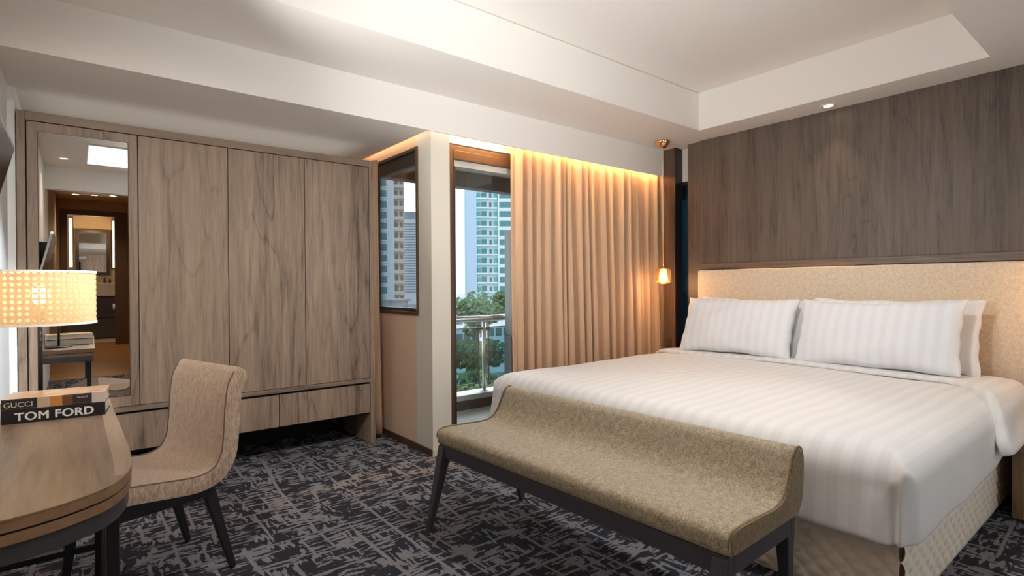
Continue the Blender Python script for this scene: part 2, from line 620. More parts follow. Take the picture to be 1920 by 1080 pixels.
ZB, ZS, ZT = 2.538, 2.279, 2.862
XL, XR = -0.285, 4.60
# floor
struct('floor', bx(XL - 0.1, 4.80, -1.25, 4.5, -0.12, 0.0), M['carpet'], 'dark patterned carpet covering the bedroom floor', 'floor')
# ceiling: flat ring around a raised tray
b = new()
TX0, TX1, TY0, TY1 = 0.66, 4.236, 0.74, 2.668
box(b, XL - 0.1, 4.85, -1.25, TY0, ZB, 3.05)
box(b, XL - 0.1, 4.85, TY1, 3.288, ZB, 3.05)
box(b, XL - 0.1, TX0, TY0, TY1, ZB, 3.05)
box(b, TX1, 4.85, TY0, TY1, ZB, 3.05)
box(b, TX0, TX1, TY0, TY1, ZT, 3.05)
struct('ceiling', b, M['ceil'], 'cream ceiling with a raised rectangular tray', 'ceiling')
# shadow joint round the top of the tray (thin bead)
b = new()
box(b, TX0, TX1, TY1 - 0.004, TY1, ZT - 0.006, ZT)
struct('trim_1', b, mat('tray_joint', (0.60, 0.56, 0.50), 0.7), 'thin joint line round the top of the ceiling tray', 'trim')
# curtain soffit: vertical face and thin lip
b = new()
box(b, XL - 0.1, 4.60, 3.288, 3.302, ZS, 3.05)
struct('wall_soffit', b, M['ceil'], 'cream bulkhead face running above the wardrobe and curtain', 'wall')
# niche ceiling above the wardrobe
b = new()
box(b, XL - 0.1, 1.90, 3.302, 4.5, ZS, ZS + 0.1)
struct('ceiling_niche', b, M['ceil'], 'flat cream soffit above the wardrobe', 'ceiling')
# slot roof
b = new()
box(b, XL, 4.85, 3.302, 4.6, 2.52, 2.60)
struct('ceiling_slot', b, M['wall'], 'roof of the light slot behind the bulkhead', 'ceiling')
# left wall
struct('wall_left', bx(XL - 0.1, XL, -1.25, 4.6, 0, ZB), M['wall_white'], 'pale grey left wall behind the desk and television', 'wall')
struct('trim_8', bx(XL, -0.254, 3.915, 4.5, 0, ZS), M['wall_white'], 'white filler strip between the left wall and the wardrobe', 'filler strip')
# wardrobe niche back wall
struct('wall_back', bx(XL - 0.1, 2.05, 4.5, 4.6, 0, 2.6), M['wall'], 'wall behind the wardrobe', 'wall')
# side wall with the small window
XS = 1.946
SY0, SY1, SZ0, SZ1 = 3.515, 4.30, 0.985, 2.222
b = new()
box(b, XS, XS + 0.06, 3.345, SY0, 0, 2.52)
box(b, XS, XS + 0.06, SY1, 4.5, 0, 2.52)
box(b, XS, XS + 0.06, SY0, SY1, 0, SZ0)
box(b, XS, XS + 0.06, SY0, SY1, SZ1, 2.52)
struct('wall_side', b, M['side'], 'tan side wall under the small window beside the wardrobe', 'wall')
b = new()
box(b, XS - 0.012, XS, 3.333, 4.5, 0.0, 0.045)
struct('baseboard_side', b, M['base'], 'dark brown baseboard under the tan side wall', 'baseboard')
# column (window wall face)
YD = 3.47
b = new()
box(b, XS - 0.001, 2.100, 3.333, 3.56, 0, 2.52)
box(b, 2.100, 2.183, 3.475, 3.56, 0, 2.52)
struct('wall_column', b, M['column'], 'cream column between the small window and the balcony door', 'wall')
struct('baseboard_column', bx(XS - 0.004, 2.10, 3.325, 3.333, 0, 0.045), M['base_pale'], 'pale baseboard at the foot of the cream column', 'baseboard')
# wall above door and curtain wall behind the curtain
b = new()
box(b, 2.18, 4.60, 3.5, 3.56, 2.285, 2.52)
struct('wall_window', b, M['wall'], 'wall above the balcony door and curtain', 'wall')


def wframe(name, label, plane, c, a0, a1, z0, z1, w, d, m):
    """rectangular frame in plane 'X' or 'Y' at c, width w, depth d"""
    b = new()
    for (p0, p1, q0, q1) in ((a0, a0 + w, z0, z1), (a1 - w, a1, z0, z1), (a0 + w, a1 - w, z0, z0 + w), (a0 + w, a1 - w, z1 - w, z1)):
        if plane == 'X':
            box(b, c, c + d, p0, p1, q0, q1)
        else:
            box(b, p0, p1, c, c + d, q0, q1)
    return b


w1 = tag(obj('window_1', wframe('window_1', '', 'X', XS - 0.012, SY0, SY1, SZ0, SZ1, 0.026, 0.07, M['frame']), M['frame_brown'], None, bevel=0.003),
         'small dark framed window in the tan side wall looking over the balcony', 'window', kind='structure')
obj('window_frame', wframe('', '', 'X', XS + 0.01, SY0 + 0.026, SY1 - 0.026, SZ0 + 0.026, SZ1 - 0.026, 0.024, 0.035, None), M['frame'], w1, world=False)
obj('blind_box', bx(XS + 0.006, XS + 0.05, SY0 + 0.03, SY1 - 0.03, SZ1 - 0.12, SZ1 - 0.026), M['frame'], w1, world=False, bevel=0.004)
obj('glass', bx(XS + 0.022, XS + 0.030, SY0 + 0.04, SY1 - 0.04, SZ0 + 0.04, SZ1 - 0.04), M['glass'], w1, world=False)
# balcony sliding door
DX0, DX1, DZ1 = 2.182, 4.30, 2.262
d1 = tag(obj('door_1', wframe('', '', 'Y', YD, DX0, DX1, 0.0, DZ1, 0.034, 0.09, None), M['frame_brown'], None, bevel=0.003),
         'dark framed glass sliding door to the balcony, half behind the curtain', 'door', kind='structure')
obj('door_sash', wframe('', '', 'Y', YD + 0.03, DX0 + 0.034, 3.28, 0.034, DZ1 - 0.034, 0.040, 0.035, None), M['frame'], d1, world=False, bevel=0.002)
obj('door_sash', wframe('', '', 'Y', YD + 0.055, 3.22, DX1 - 0.034, 0.034, DZ1 - 0.034, 0.040, 0.030, None), M['frame'], d1, world=False, bevel=0.002)
obj('glass', bx(DX0 + 0.07, 3.25, YD + 0.044, YD + 0.050, 0.07, DZ1 - 0.07), M['glass'], d1, world=False)
obj('glass', bx(3.25, DX1 - 0.07, YD + 0.068, YD + 0.074, 0.07, DZ1 - 0.07), M['glass'], d1, world=False)
obj('blind_box', bx(DX0 + 0.035, DX1 - 0.035, YD - 0.005, YD + 0.028, DZ1 - 0.105, DZ1 - 0.034), M['frame_brown'], d1, world=False, bevel=0.004)
obj('rolled_blind', bx(DX0 + 0.06, DX1 - 0.06, YD + 0.028, YD + 0.04, DZ1 - 0.15, DZ1 - 0.10), M['wall'], d1, world=False)
struct('wall_window_right', bx(4.29, 4.62, 3.5, 3.56, 0, 2.3), M['wall'], 'wall strip behind the end of the curtain', 'wall')

# headboard wall with the veneer panel
XP = 4.547
b = new()
box(b, XR, 4.85, -1.25, 3.0, 0, ZB)
struct('wall_headboard', b, M['wall'], 'cream wall behind the bed', 'wall')
b = new()
box(b, XP, XR, 0.10, 2.865, 1.39, ZB)
struct('trim_2', b, M['panel'], 'dark wood veneer panel on the wall above the headboard', 'wall panel', bevel=0.002)
b = new()
box(b, XP + 0.025, XR, 2.865, 3.005, 0.0, ZB)
struct('trim_3', b, M['panel'], 'recessed dark veneer strip beside the wall panel near the pendant', 'wall panel')
b = new()
box(b, XP - 0.012, XR, 0.10, 2.870, 1.335, 1.39)
struct('trim_4', b, M['panel_y'], 'horizontal wood rail under the veneer wall panel', 'trim', bevel=0.003)
struct('wall_panel_lower', bx(XP + 0.03, XR, 0.1, 2.865, 0.0, 1.335), M['panel'], 'veneer wall surface behind the upholstered headboard', 'wall')

# corner glazing between veneer strip and post
b = new()
box(b, 4.70, 4.78, 2.98, 3.5, 2.215, ZB)
box(b, 4.70, 4.78, 2.98, 3.5, 0.0, 0.40)
struct('wall_corner', b, M['wall'], 'narrow cream wall above the corner window beside the bed', 'wall')
w2 = tag(obj('window_2', wframe('', '', 'X', 4.70, 2.98, 3.5, 0.40, 2.215, 0.028, 0.05, None), M['frame'], None),
         'narrow dark blue corner window between the wood post and veneer panel', 'window', kind='structure')
obj('glass', bx(4.72, 4.728, 3.0, 3.48, 0.42, 2.19), M['blue_glass'], w2, world=False)
struct('wall_corner_return', bx(4.62, 4.78, 3.5, 3.56, 0, ZB), M['wall'], 'return wall at the window corner', 'wall')
# dark wood post
b = bx(4.580, 4.688, 3.156, 3.300, 0.0, ZB)
post = struct('trim_5', b, M['post'], 'tall dark wood post at the end of the curtain beside the bed', 'post', bevel=0.002)
obj('post_edge', bx(4.577, 4.690, 3.148, 3.158, 0.0, ZB), M['post_dark'], post, world=False)

# wall behind the camera, entrance hall and bathroom (seen in the wardrobe mirror)
YB = -0.30
HX = 1.35
b = new()
box(b, XL - 0.1, HX, YB - 0.12, YB, ZS, ZB)
struct('wall_bulkhead', b, M['wall_white'], 'white bulkhead over the entrance hall, seen in the wardrobe mirror', 'wall')
b = new()
box(b, HX, 1.80, -1.25, -1.15, 0, ZB)
box(b, 4.2, 4.85, -1.25, -1.15, 0, ZB)
box(b, 1.80, 4.2, -1.25, -1.15, 0, 0.35)
box(b, 1.80, 4.2, -1.25, -1.15, 2.35, ZB)
struct('wall_rear', b, M['wall'], 'rear wall behind the camera with an added window opening for fill light', 'wall')
w3 = tag(obj('fill_window', wframe('', '', 'Y', -1.24, 1.80, 4.2, 0.35, 2.35, 0.05, 0.06, None), M['frame'], None),
         'wide dark framed window added in the unseen rear wall for fill light', 'window', kind='structure')
obj('glass', bx(1.83, 4.17, -1.215, -1.207, 0.39, 2.31), M['glass'], w3, world=False)  # window added to the unseen rear wall to let in fill light
ZH = 2.71
b = new()
box(b, XL - 0.1, XL, -5.1, -1.25, 0, ZH)
box(b, HX, HX + 0.1, -5.1, YB, 0, ZH)
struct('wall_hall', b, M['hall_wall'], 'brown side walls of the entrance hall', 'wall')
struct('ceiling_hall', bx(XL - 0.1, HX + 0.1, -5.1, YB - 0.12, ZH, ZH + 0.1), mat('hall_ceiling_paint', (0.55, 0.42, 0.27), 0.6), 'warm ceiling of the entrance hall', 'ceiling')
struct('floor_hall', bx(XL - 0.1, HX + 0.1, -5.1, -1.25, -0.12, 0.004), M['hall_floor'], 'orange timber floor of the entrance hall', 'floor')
struct('floor_threshold', bx(XL, HX, -1.25, -0.9, 0.0, 0.004), M['hall_floor'], 'timber threshold at the hall entrance', 'floor')
BX0, BX1, BZ1 = -0.14, 0.56, 2.43
b = new()
box(b, XL - 0.1, BX0 - 0.1, -5.12, -5.0, 0, ZH)
box(b, BX1 + 0.2, HX + 0.1, -5.12, -5.0, 0, ZH)
box(b, BX0 - 0.1, BX1 + 0.2, -5.12, -5.0, BZ1 + 0.09, ZH)
struct('wall_bathroom', b, M['hall_wall'], 'brown wall round the bathroom doorway', 'wall')
b = new()
box(b, BX0 - 0.1, BX0, -5.13, -4.97, 0, BZ1 + 0.09)
box(b, BX1, BX1 + 0.2, -5.13, -4.97, 0, BZ1 + 0.09)
box(b, BX0, BX1, -5.13, -4.97, BZ1, BZ1 + 0.09)
tag(obj('door_2', b, mat('bathroom_jamb', (0.10, 0.055, 0.025), 0.5), None, bevel=0.004), 'dark brown doorway to the bathroom, seen in the wardrobe mirror', 'door', kind='structure')
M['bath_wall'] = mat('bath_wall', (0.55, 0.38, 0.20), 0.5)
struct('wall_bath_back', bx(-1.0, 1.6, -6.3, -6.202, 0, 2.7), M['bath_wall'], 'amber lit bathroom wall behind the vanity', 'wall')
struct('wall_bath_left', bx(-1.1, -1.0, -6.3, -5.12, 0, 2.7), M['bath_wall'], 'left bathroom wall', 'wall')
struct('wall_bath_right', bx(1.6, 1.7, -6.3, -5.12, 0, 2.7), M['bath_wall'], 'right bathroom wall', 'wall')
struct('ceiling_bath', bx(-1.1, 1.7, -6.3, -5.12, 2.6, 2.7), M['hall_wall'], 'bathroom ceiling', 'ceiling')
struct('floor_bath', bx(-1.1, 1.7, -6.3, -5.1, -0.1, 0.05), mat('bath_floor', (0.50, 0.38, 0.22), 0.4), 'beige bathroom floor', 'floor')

# bathroom contents
v = thing('bathroom_vanity', 'dark bathroom vanity with a beige stone basin, seen in the wardrobe mirror', 'vanity', (0.33, -6.0, 0.05))
obj('cabinet', bx(-0.35, 0.75, -6.2, -5.82, 0.05, 0.90), M['vanity'], v, bevel=0.004)
obj('drawer', bx(-0.33, 0.73, -5.82, -5.80, 0.48, 0.86), M['vanity'], v, bevel=0.004)
obj('drawer', bx(-0.33, 0.73, -5.82, -5.80, 0.08, 0.45), M['vanity'], v, bevel=0.004)
bm = new()
box(bm, -0.38, 0.72, -6.2, -5.75, 0.91, 1.17)
obj('basin', bm, M['sink'], v, bevel=0.01)
t = thing('basin_tap', 'chrome tap on the beige stone basin', 'tap', (0.33, -6.05, 1.17))
obj('spout', tube(new(), [(0.33, -6.05, 1.17), (0.33, -6.05, 1.27), (0.33, -6.02, 1.30), (0.33, -5.96, 1.29)], 0.012), M['steel'], t, smooth=True)
obj('lever', bx(0.325, 0.335, -6.07, -6.02, 1.30, 1.31), M['steel'], t)
bm = new()
mirr = thing('bathroom_mirror', 'dark framed bathroom mirror between two lit strips', 'mirror', (0.25, -6.19, 1.37))
obj('mirror_frame', wframe('', '', 'Y', -6.20, -0.03, 0.53, 1.33, 2.25, 0.06, 0.04, None), M['vanity'], mirr)
obj('mirror_glass', bx(0.03, 0.47, -6.20, -6.185, 1.39, 2.19), M['mirror'], mirr)
for i, x in enumerate((-0.10, 0.60)):
    s = thing('vanity_light', ['tall glowing strip light on the left of the bathroom mirror', 'tall glowing strip light on the right of the bathroom mirror'][i], 'wall light', (x, -6.19, 1.5), group='strip lights beside the bathroom mirror')
    obj('backplate', bx(x - 0.04, x + 0.04, -6.20, -6.185, 1.46, 2.50), M['brass'], s)
    obj('diffuser', bx(x - 0.025, x + 0.025, -6.185, -6.165, 1.49, 2.46), M['strip'], s, bevel=0.006)
rl = thing('toilet_roll', 'white toilet roll on a holder beside the vanity', 'toilet roll', (0.62, -5.78, 0.62))
bm = new()
tube(bm, [(0.55, -5.66, 0.70), (0.66, -5.66, 0.70)], 0.055, 20)
obj('paper', bm, M['white'], rl, smooth=False)
obj('holder', tube(new(), [(0.68, -5.79, 0.72), (0.68, -5.66, 0.70), (0.54, -5.66, 0.70)], 0.006), M['steel'], rl, smooth=True)
for i, (x, h) in enumerate(((-0.02, 0.13), (0.44, 0.12), (0.52, 0.09))):
    bt = thing('toiletry_bottle', ['dark toiletry bottle at the left foot of the bathroom mirror', 'taller dark bottle at the right foot of the bathroom mirror', 'short dark bottle beside the taller one on the basin'][i], 'bottle', (x, -6.12, 1.17), group='bottles by the bathroom mirror')
    obj('body', lathe(new(), [(0.022, 0), (0.025, 0.01), (0.025, h * 0.7), (0.010, h * 0.8)], (x, -6.12, 1.17), 14), M['vanity'], bt, smooth=True)
    obj('cap', lathe(new(), [(0.010, h * 0.8), (0.010, h)], (x, -6.12, 1.17), 12), M['black_metal'], bt)
lamp('POINT', 'vanity_glow', (0.25, -5.9, 2.1), 12, WARM, radius=0.0)


# ------------------------------------------------------------------ recessed lights
def downlight(x, y, z, label, group, energy, aim=None, spot=80, col=WARM, r=0.042):
    t = thing('recessed_downlight', label, 'ceiling light', (x, y, z), group=group)
    obj('trim_ring', lathe(new(), [(r * 0.78, 0.0), (r * 0.82, -0.006), (r * 1.25, -0.006), (r * 1.3, 0.0)], (x, y, z), 28, close=False), M['white'], t, smooth=True)
    obj('lens', lathe(new(), [(r * 0.80, -0.003), (r * 0.78, -0.001)], (x, y, z), 24), M['lamp_on'], t)
    if energy:
        lamp('SPOT', 'downlight_beam', (x, y, z - 0.012), energy, col, aim=aim or (x, y, 0), spot=spot, radius=0.03, blend=0.9)
    return t


G = 'recessed ceiling lights'
downlight(4.42, 1.70, ZB, 'small glowing recessed light in the ceiling over the headboard', G, 16, aim=(3.85, 1.75, 0), spot=90)
downlight(-0.10, 0.30, ZB, 'recessed ceiling light near the entrance, reflected at the top of the mirror', G, 26, spot=110)
for i, (x, y) in enumerate(((-0.01, -4.2), (0.24, -4.1), (0.50, -4.0))):
    downlight(x, y, ZH, ['leftmost recessed light of the hall ceiling seen in the mirror', 'middle recessed light of the hall ceiling seen in the mirror', 'rightmost recessed light of the hall ceiling seen in the mirror'][i], G, 26, spot=120, r=0.06)
downlight(2.35, -0.2, ZB, 'recessed light in the ceiling behind the camera aimed at the bed', G, 45, aim=(2.7, 1.75, 0.6), spot=40)
cp = thing('ceiling_light_panel', 'large white ceiling light panel reflected at the top right of the wardrobe mirror', 'ceiling light', (0.345, 0.71, ZB))
obj('panel_frame', bx(0.08, 0.61, 0.17, 1.25, ZB - 0.012, ZB), M['white'], cp, bevel=0.003)
obj('diffuser', bx(0.095, 0.595, 0.185, 1.235, ZB - 0.016, ZB - 0.010), M['panel_light'], cp)

# ================================================================== WARDROBE
YW = 3.905
wd = thing('wardrobe', 'wide grey-brown wood wardrobe with mirror door and drawers', 'wardrobe', (0.76, 4.2, 0))
WX0, WX1, WT = -0.25, 1.775, 2.158
YBK = 4.48
b = new()
box(b, WX0, WX0 + 0.036, YW, YBK, 0, WT)                      # left side panel
box(b, WX1 - 0.036, WX1, YW, YBK, 0, WT)                      # right side panel
obj('side_panel', bx(WX0, WX0 + 0.036, YW, YBK, 0, WT), M['ward'], wd, bevel=0.002)
obj('side_panel', bx(WX1 - 0.036, WX1, YW, YBK, 0, WT), M['ward3'], wd, bevel=0.002)
obj('top_panel', bx(WX0 + 0.036, WX1 - 0.036, YW, YBK, 2.110, WT), M['ward_x'], wd, bevel=0.002)
obj('shelf_rail', bx(WX0 + 0.036, WX1 - 0.036, YW - 0.004, YBK, 0.474, 0.502), M['ward_x'], wd, bevel=0.002)
obj('carcass', bx(WX0 + 0.036, WX1 - 0.036, YW + 0.03, YBK, 0.25, 2.110), M['gap'], wd)
dx = [-0.212, 0.285, 0.769, 1.258, 1.738]
md = obj('mirror_door', bx(dx[0] + 0.003, dx[1] - 0.002, YW + 0.004, YW + 0.026, 0.505, 2.106), M['ward'], wd, bevel=0.0015)
# mirror, leaning forward by a fraction of a degree
tilt = math.tan(R(0.4))
bm = new()
zA, zC = 0.573, 2.052
yb, yt = YW - 0.001, YW - 0.001 - (zC - zA) * tilt * 0
f = [(-0.161, zA), (0.236, zA), (0.236, zC), (-0.161, zC)]
hexa(bm, [(x, YW + 0.003 - (z - zA) * tilt, z) for x, z in f], [(x, YW + 0.014, z) for x, z in f])
obj('mirror_glass', bm, M['mirror'], md)
bm = wframe('', '', 'Y', YW - 0.0005, -0.165, 0.240, zA - 0.004, zC + 0.004, 0.004, 0.006, None)
obj('mirror_edge', bm, M['frame_brown'], md)
for i in range(1, 4):
    obj('door', bx(dx[i] + 0.002, dx[i + 1] - 0.002, YW + 0.004, YW + 0.026, 0.505, 2.106), M[('ward2', 'ward3', 'ward')[i - 1]], wd, bevel=0.0015)
ex = [-0.212, 0.439, 1.076, 1.738]
for i in range(3):
    obj('drawer', bx(ex[i] + 0.002, ex[i + 1] - 0.003, YW + 0.006, YW + 0.028, 0.240, 0.458), M[('ward3', 'ward2', 'ward')[i]], wd, bevel=0.0015)
obj('bottom_panel', bx(WX0 + 0.036, WX1 - 0.036, YW + 0.03, YBK, 0.225, 0.25), M['gap'], wd)
obj('back_panel', bx(WX0 + 0.036, WX1 - 0.036, YBK - 0.02, YBK, 0.0, 0.225), M['gap'], wd)


# ------------------------------------------------------------------ curtains
def curtain(name, label, path, z0, z1, m, n, amp, seed, flare=1.0, leadin=0):
    """pleated cloth following straight path p0->p1, n folds"""
    rnd = random.Random(seed)
    p0, p1 = Vector(path[0]), Vector(path[1])
    d = (p1 - p0)
    L = d.length
    d.normalize()
    nrm = Vector((-d.y, d.x))
    S = n * 22
    ph = [rnd.uniform(0.5, 1.5) for _ in range(n + 2)]
    cum = [0]
    for v in ph:
        cum.append(cum[-1] + v)
    tot = cum[n]
    am = [rnd.uniform(0.6, 1.25) for _ in range(n + 2)]
    drift = [rnd.uniform(-1, 1) for _ in range(n + 2)]
    Z = 14
    bm = new()
    rows = []
    for k in range(Z + 1):
        w = k / Z
        z = z1 + (z0 - z1) * w
        row = []
        for i in range(S + 1):
            q = i / S * n
            j = min(int(q), n - 1)
            fr = q - j
            s = (cum[j] + fr * ph[j]) / tot
            a = amp * (am[j] * (1 - fr) + am[j + 1] * fr) * (0.8 + 0.35 * w * flare)
            wav = -0.55 + 1.9 * math.exp(-((fr - 0.5) / 0.15) ** 2) - 0.22 * math.cos(4 * PI * fr)
            x = s * L + 0.012 * w * (drift[j] * (1 - fr) + drift[j + 1] * fr) + 0.25 * a * math.sin(4 * PI * q) * w
            if leadin and q < leadin:
                wav *= (q / leadin) ** 2 * 0.4
            o = a * wav + 0.012 * math.sin(3.0 * w + drift[j] * 2)
            p = p0 + d * x + nrm * o
            row.append(bm.verts.new((p.x, p.y, z)))
        rows.append(row)
    for a, c in zip(rows, rows[1:]):
        for i in range(S):
            bm.faces.new((a[i], a[i + 1], c[i + 1], c[i]))
    o = obj(name, bm, m, None, smooth=True)
    md_ = o.modifiers.new('solid', 'SOLIDIFY')
    md_.thickness = 0.004
    return o


M['curtain'] = mat('curtain_cloth', (0.60, 0.405, 0.265), 0.75, spec=0.2, sheen=0.25)

cg = N(M['curtain'])
nn = cg.noise(cg.coord((90, 90, 1.5)), 3, 3, 0.6)
cg.color(cg.ramp(nn, [(0.3, (0.56, 0.38, 0.25)), (0.7, (0.72, 0.51, 0.35))]))
ctl = cg.n('ShaderNodeBsdfTranslucent')
ctl.inputs[0].default_value = (0.62, 0.42, 0.28, 1)
cmx = cg.n('ShaderNodeMixShader')
cmx.inputs[0].default_value = 0.10
cg.l(cg.b.outputs[0], cmx.inputs[1])
cg.l(ctl.outputs[0], cmx.inputs[2])
cg.l(cmx.outputs[0], M['curtain'].node_tree.nodes['Material Output'].inputs[0])
cu = curtain('curtain', '', ((2.71, 3.385), (4.70, 3.385)), 0.02, 2.40, M['curtain'], 19, 0.050, 3, leadin=1.0)
tag(cu, 'long peach-tan pleated curtain drawn across the balcony window', 'curtain')
cu2 = curtain('side_curtain', '', ((1.80, 4.02), (1.80, 4.30)), 0.02, 2.2, M['curtain'], 4, 0.02, 9)
tag(cu2, 'narrow peach side curtain tucked between the wardrobe and the tan side wall', 'curtain')
cu2.location.x = 0.06

# ------------------------------------------------------------------ wall socket on the post
so = thing('wall_socket', 'small brown square socket plate low on the dark wood post', 'socket', (4.578, 3.235, 0.62))
obj('plate', bx(4.572, 4.580, 3.205, 3.265, 0.580, 0.665), mat('socket_plate', (0.06, 0.03, 0.022), 0.35), so, bevel=0.003)
obj('socket_face', bx(4.569, 4.573, 3.217, 3.253, 0.600, 0.645), mat('socket_insert', (0.11, 0.05, 0.035), 0.3), so, bevel=0.003)

# ================================================================== TELEVISION
tv = thing('television', 'wall mounted flat television tilted down above the desk', 'television', (-0.30, 1.75, 1.36))
def tvpt(y, s, off):          # s: 0 top .. 1 bottom, off: behind the screen
    x = -0.141 + (-0.268 + 0.141) * s
    z = 1.625 - 0.53 * s
    return (x - off * 0.965, y, z + off * 0.262)
TY_0, TY_1 = 1.28, 2.20
bm = hexa(new(), [tvpt(TY_0, 0, 0.002), tvpt(TY_1, 0, 0.002), tvpt(TY_1, 1, 0.002), tvpt(TY_0, 1, 0.002)],
          [tvpt(TY_0, 0, 0.020), tvpt(TY_1, 0, 0.020), tvpt(TY_1, 1, 0.012), tvpt(TY_0, 1, 0.012)])
obj('bezel', bm, M['tv_bezel'], tv, bevel=0.002)
bm = hexa(new(), [tvpt(TY_0 + .012, 0.02, 0.0), tvpt(TY_1 - .012, 0.02, 0.0), tvpt(TY_1 - .012, 0.98, 0.0), tvpt(TY_0 + .012, 0.98, 0.0)],
          [tvpt(TY_0 + .012, 0.02, 0.004), tvpt(TY_1 - .012, 0.02, 0.004), tvpt(TY_1 - .012, 0.98, 0.004), tvpt(TY_0 + .012, 0.98, 0.004)])
obj('screen', bm, M['screen'], tv)
bm = hexa(new(), [tvpt(1.5, 0.15, 0.02), tvpt(2.0, 0.15, 0.02), tvpt(2.0, 0.70, 0.016), tvpt(1.5, 0.70, 0.016)],
          [(-0.284, 1.55, 1.56), (-0.284, 1.95, 1.56), (-0.284, 1.95, 1.27), (-0.284, 1.55, 1.27)])
obj('wall_bracket', bm, M['black_metal'], tv)

# ================================================================== DESK
ZD = 0.755
dk = thing('desk', 'narrow grey-brown wooden desk with a rounded end and black metal legs', 'desk', (-0.1, 2.1, 0))
near = [(0.109, 1.90), (0.1085, 1.80), (0.107, 1.71), (0.094, 1.618), (0.072, 1.555), (0.047, 1.514), (0.018, 1.488), (-0.03, 1.457), (-0.076, 1.438), (-0.12, 1.427), (-0.20, 1.415), (-0.282, 1.408)]
smooth_near = [tuple(p) for p in spline(near, 4)]
outline = [(0.094, 2.88)] + smooth_near + [(-0.282, 2.88)]


def inset_outline(d):
    P = [Vector(p) for p in outline]
    o = []
    n = len(P)
    for i, p in enumerate(P):
        t = (P[(i + 1) % n] - P[i - 1]).normalized()
        nn_ = Vector((t.y, -t.x))
        q = p + nn_ * d
        o.append((max(-0.282, q.x), min(q.y, 2.88)))
    return o


# find the sign that moves inwards
_t = inset_outline(0.01)
SGN = 1 if _t[6][0] < outline[6][0] else -1


def slab(z0, z1, inset, m, name, parent, bevel=0.0):
    pts = inset_outline(SGN * inset) if inset else outline
    return obj(name, prism(new(), pts, lambda p, k: (p[0], p[1], z1 if k else z0), 1), m, parent, bevel=bevel)


slab(ZD - 0.004, ZD, 0.0, M['desk'], 'desktop', dk, 0.001)
slab(ZD - 0.026, ZD - 0.004, 0.001, M['desk_edge'], 'edge_band', dk)
slab(ZD - 0.031, ZD - 0.026, 0.006, M['gap'], 'groove', dk)
slab(ZD - 0.052, ZD - 0.031, 0.002, M['desk_edge'], 'edge_band', dk)
slab(ZD - 0.092, ZD - 0.052, 0.008, M['grey_metal'], 'apron', dk)
# pale veneer inlay along the open edge
bm = new()
pz = ZD + 0.0006
ip = [(0.060, 2.88), (0.0935, 2.88)] + [(x - 0.001, y) for x, y in smooth_near[:14]] + [(0.066, 1.585), (0.068, 1.75)]
prism(bm, ip, lambda p, k: (p[0], p[1], pz if k else ZD - 0.002), 1)
obj('inlay', bm, M['desk_pale'], dk)
for (x, y, w, d) in ((0.060, 1.615, 0.026, 0.045), (0.060, 2.83, 0.026, 0.045), (-0.265, 1.50, 0.026, 0.045), (-0.265, 2.83, 0.026, 0.045)):
    obj('leg', bx(x - w / 2, x + w / 2, y - d / 2, y + d / 2, 0.0, ZD - 0.09), M['black_metal'], dk, bevel=0.002)
obj('stretcher', bx(-0.265, 0.060, 2.815, 2.84, 0.125, 0.150), M['black_metal'], dk, bevel=0.002)

# ================================================================== TABLE LAMP
LX, LY = -0.110, 2.665
la = thing('table_lamp', 'table lamp with a lit woven cane drum shade on the desk', 'lamp', (LX, LY, ZD))
obj('lamp_base', lathe(new(), [(0.0, 0.0), (0.078, 0.0), (0.080, 0.004), (0.078, 0.008), (0.012, 0.012), (0.0, 0.012)], (LX, LY, ZD), 36, close=False), M['black_metal'], la, smooth=True)
obj('pole', tube(new(), [(LX, LY, ZD + 0.008), (LX, LY, 1.105)], 0.0075, 14), M['black_metal'], la, smooth=True)
sk = obj('bulb_socket', lathe(new(), [(0.018, 0), (0.022, 0.005), (0.022, 0.045), (0.016, 0.055)], (LX, LY, 1.085), 18), mat('socket_bronze', (0.22, 0.10, 0.04), 0.4, metal=0.6), la, smooth=True)
obj('bulb', lathe(new(), [(0.012, 0.0), (0.015, 0.012), (0.028, 0.034), (0.030, 0.048), (0.022, 0.068), (0.006, 0.078)], (LX, LY, 1.135), 18), M['bulb'], la, smooth=True)


def cane():
    m = bpy.data.materials.new('cane_webbing')
    m.use_nodes = True
    t = m.node_tree
    g = N(m)
    uv = g.n('ShaderNodeUVMap')
    sp = g.n('ShaderNodeSeparateXYZ')
    g.l(uv.outputs[0], sp.inputs[0])
    cell = 0.0205
    u = g.math('MULTIPLY', sp.outputs['X'], 1 / cell)
    v = g.math('MULTIPLY', sp.outputs['Y'], 1 / cell)

    def band(x, w):
        f = g.math('ABSOLUTE', g.math('SUBTRACT', g.math('FRACT', x), 0.5))
        return g.math('LESS_THAN', f, w)
    a = band(u, 0.13)
    b_ = band(v, 0.13)
    c = band(g.math('ADD', u, v), 0.11)
    d = band(g.math('SUBTRACT', u, v), 0.11)
    mask = g.math('MAXIMUM', g.math('MAXIMUM', a, b_), g.math('MAXIMUM', c, d))
    pr = g.b
    n = g.noise(g.coord(), 160, 2, 0.6)
    g.color(g.ramp(n, [(0.3, (0.50, 0.34, 0.18)), (0.7, (0.74, 0.56, 0.34))]))
    pr.inputs['Roughness'].default_value = 0.6
    tl = g.n('ShaderNodeBsdfTranslucent')
    tl.inputs[0].default_value = (0.95, 0.70, 0.40, 1)
    m1 = g.n('ShaderNodeMixShader')
    m1.inputs[0].default_value = 0.40
    g.l(pr.outputs[0], m1.inputs[1])
    g.l(tl.outputs[0], m1.inputs[2])
    tr = g.n('ShaderNodeBsdfTransparent')
    m2 = g.n('ShaderNodeMixShader')
    g.l(mask, m2.inputs[0])
    g.l(tr.outputs[0], m2.inputs[1])
    g.l(m1.outputs[0], m2.inputs[2])
    g.l(m2.outputs[0], t.nodes['Material Output'].inputs[0])
    return m


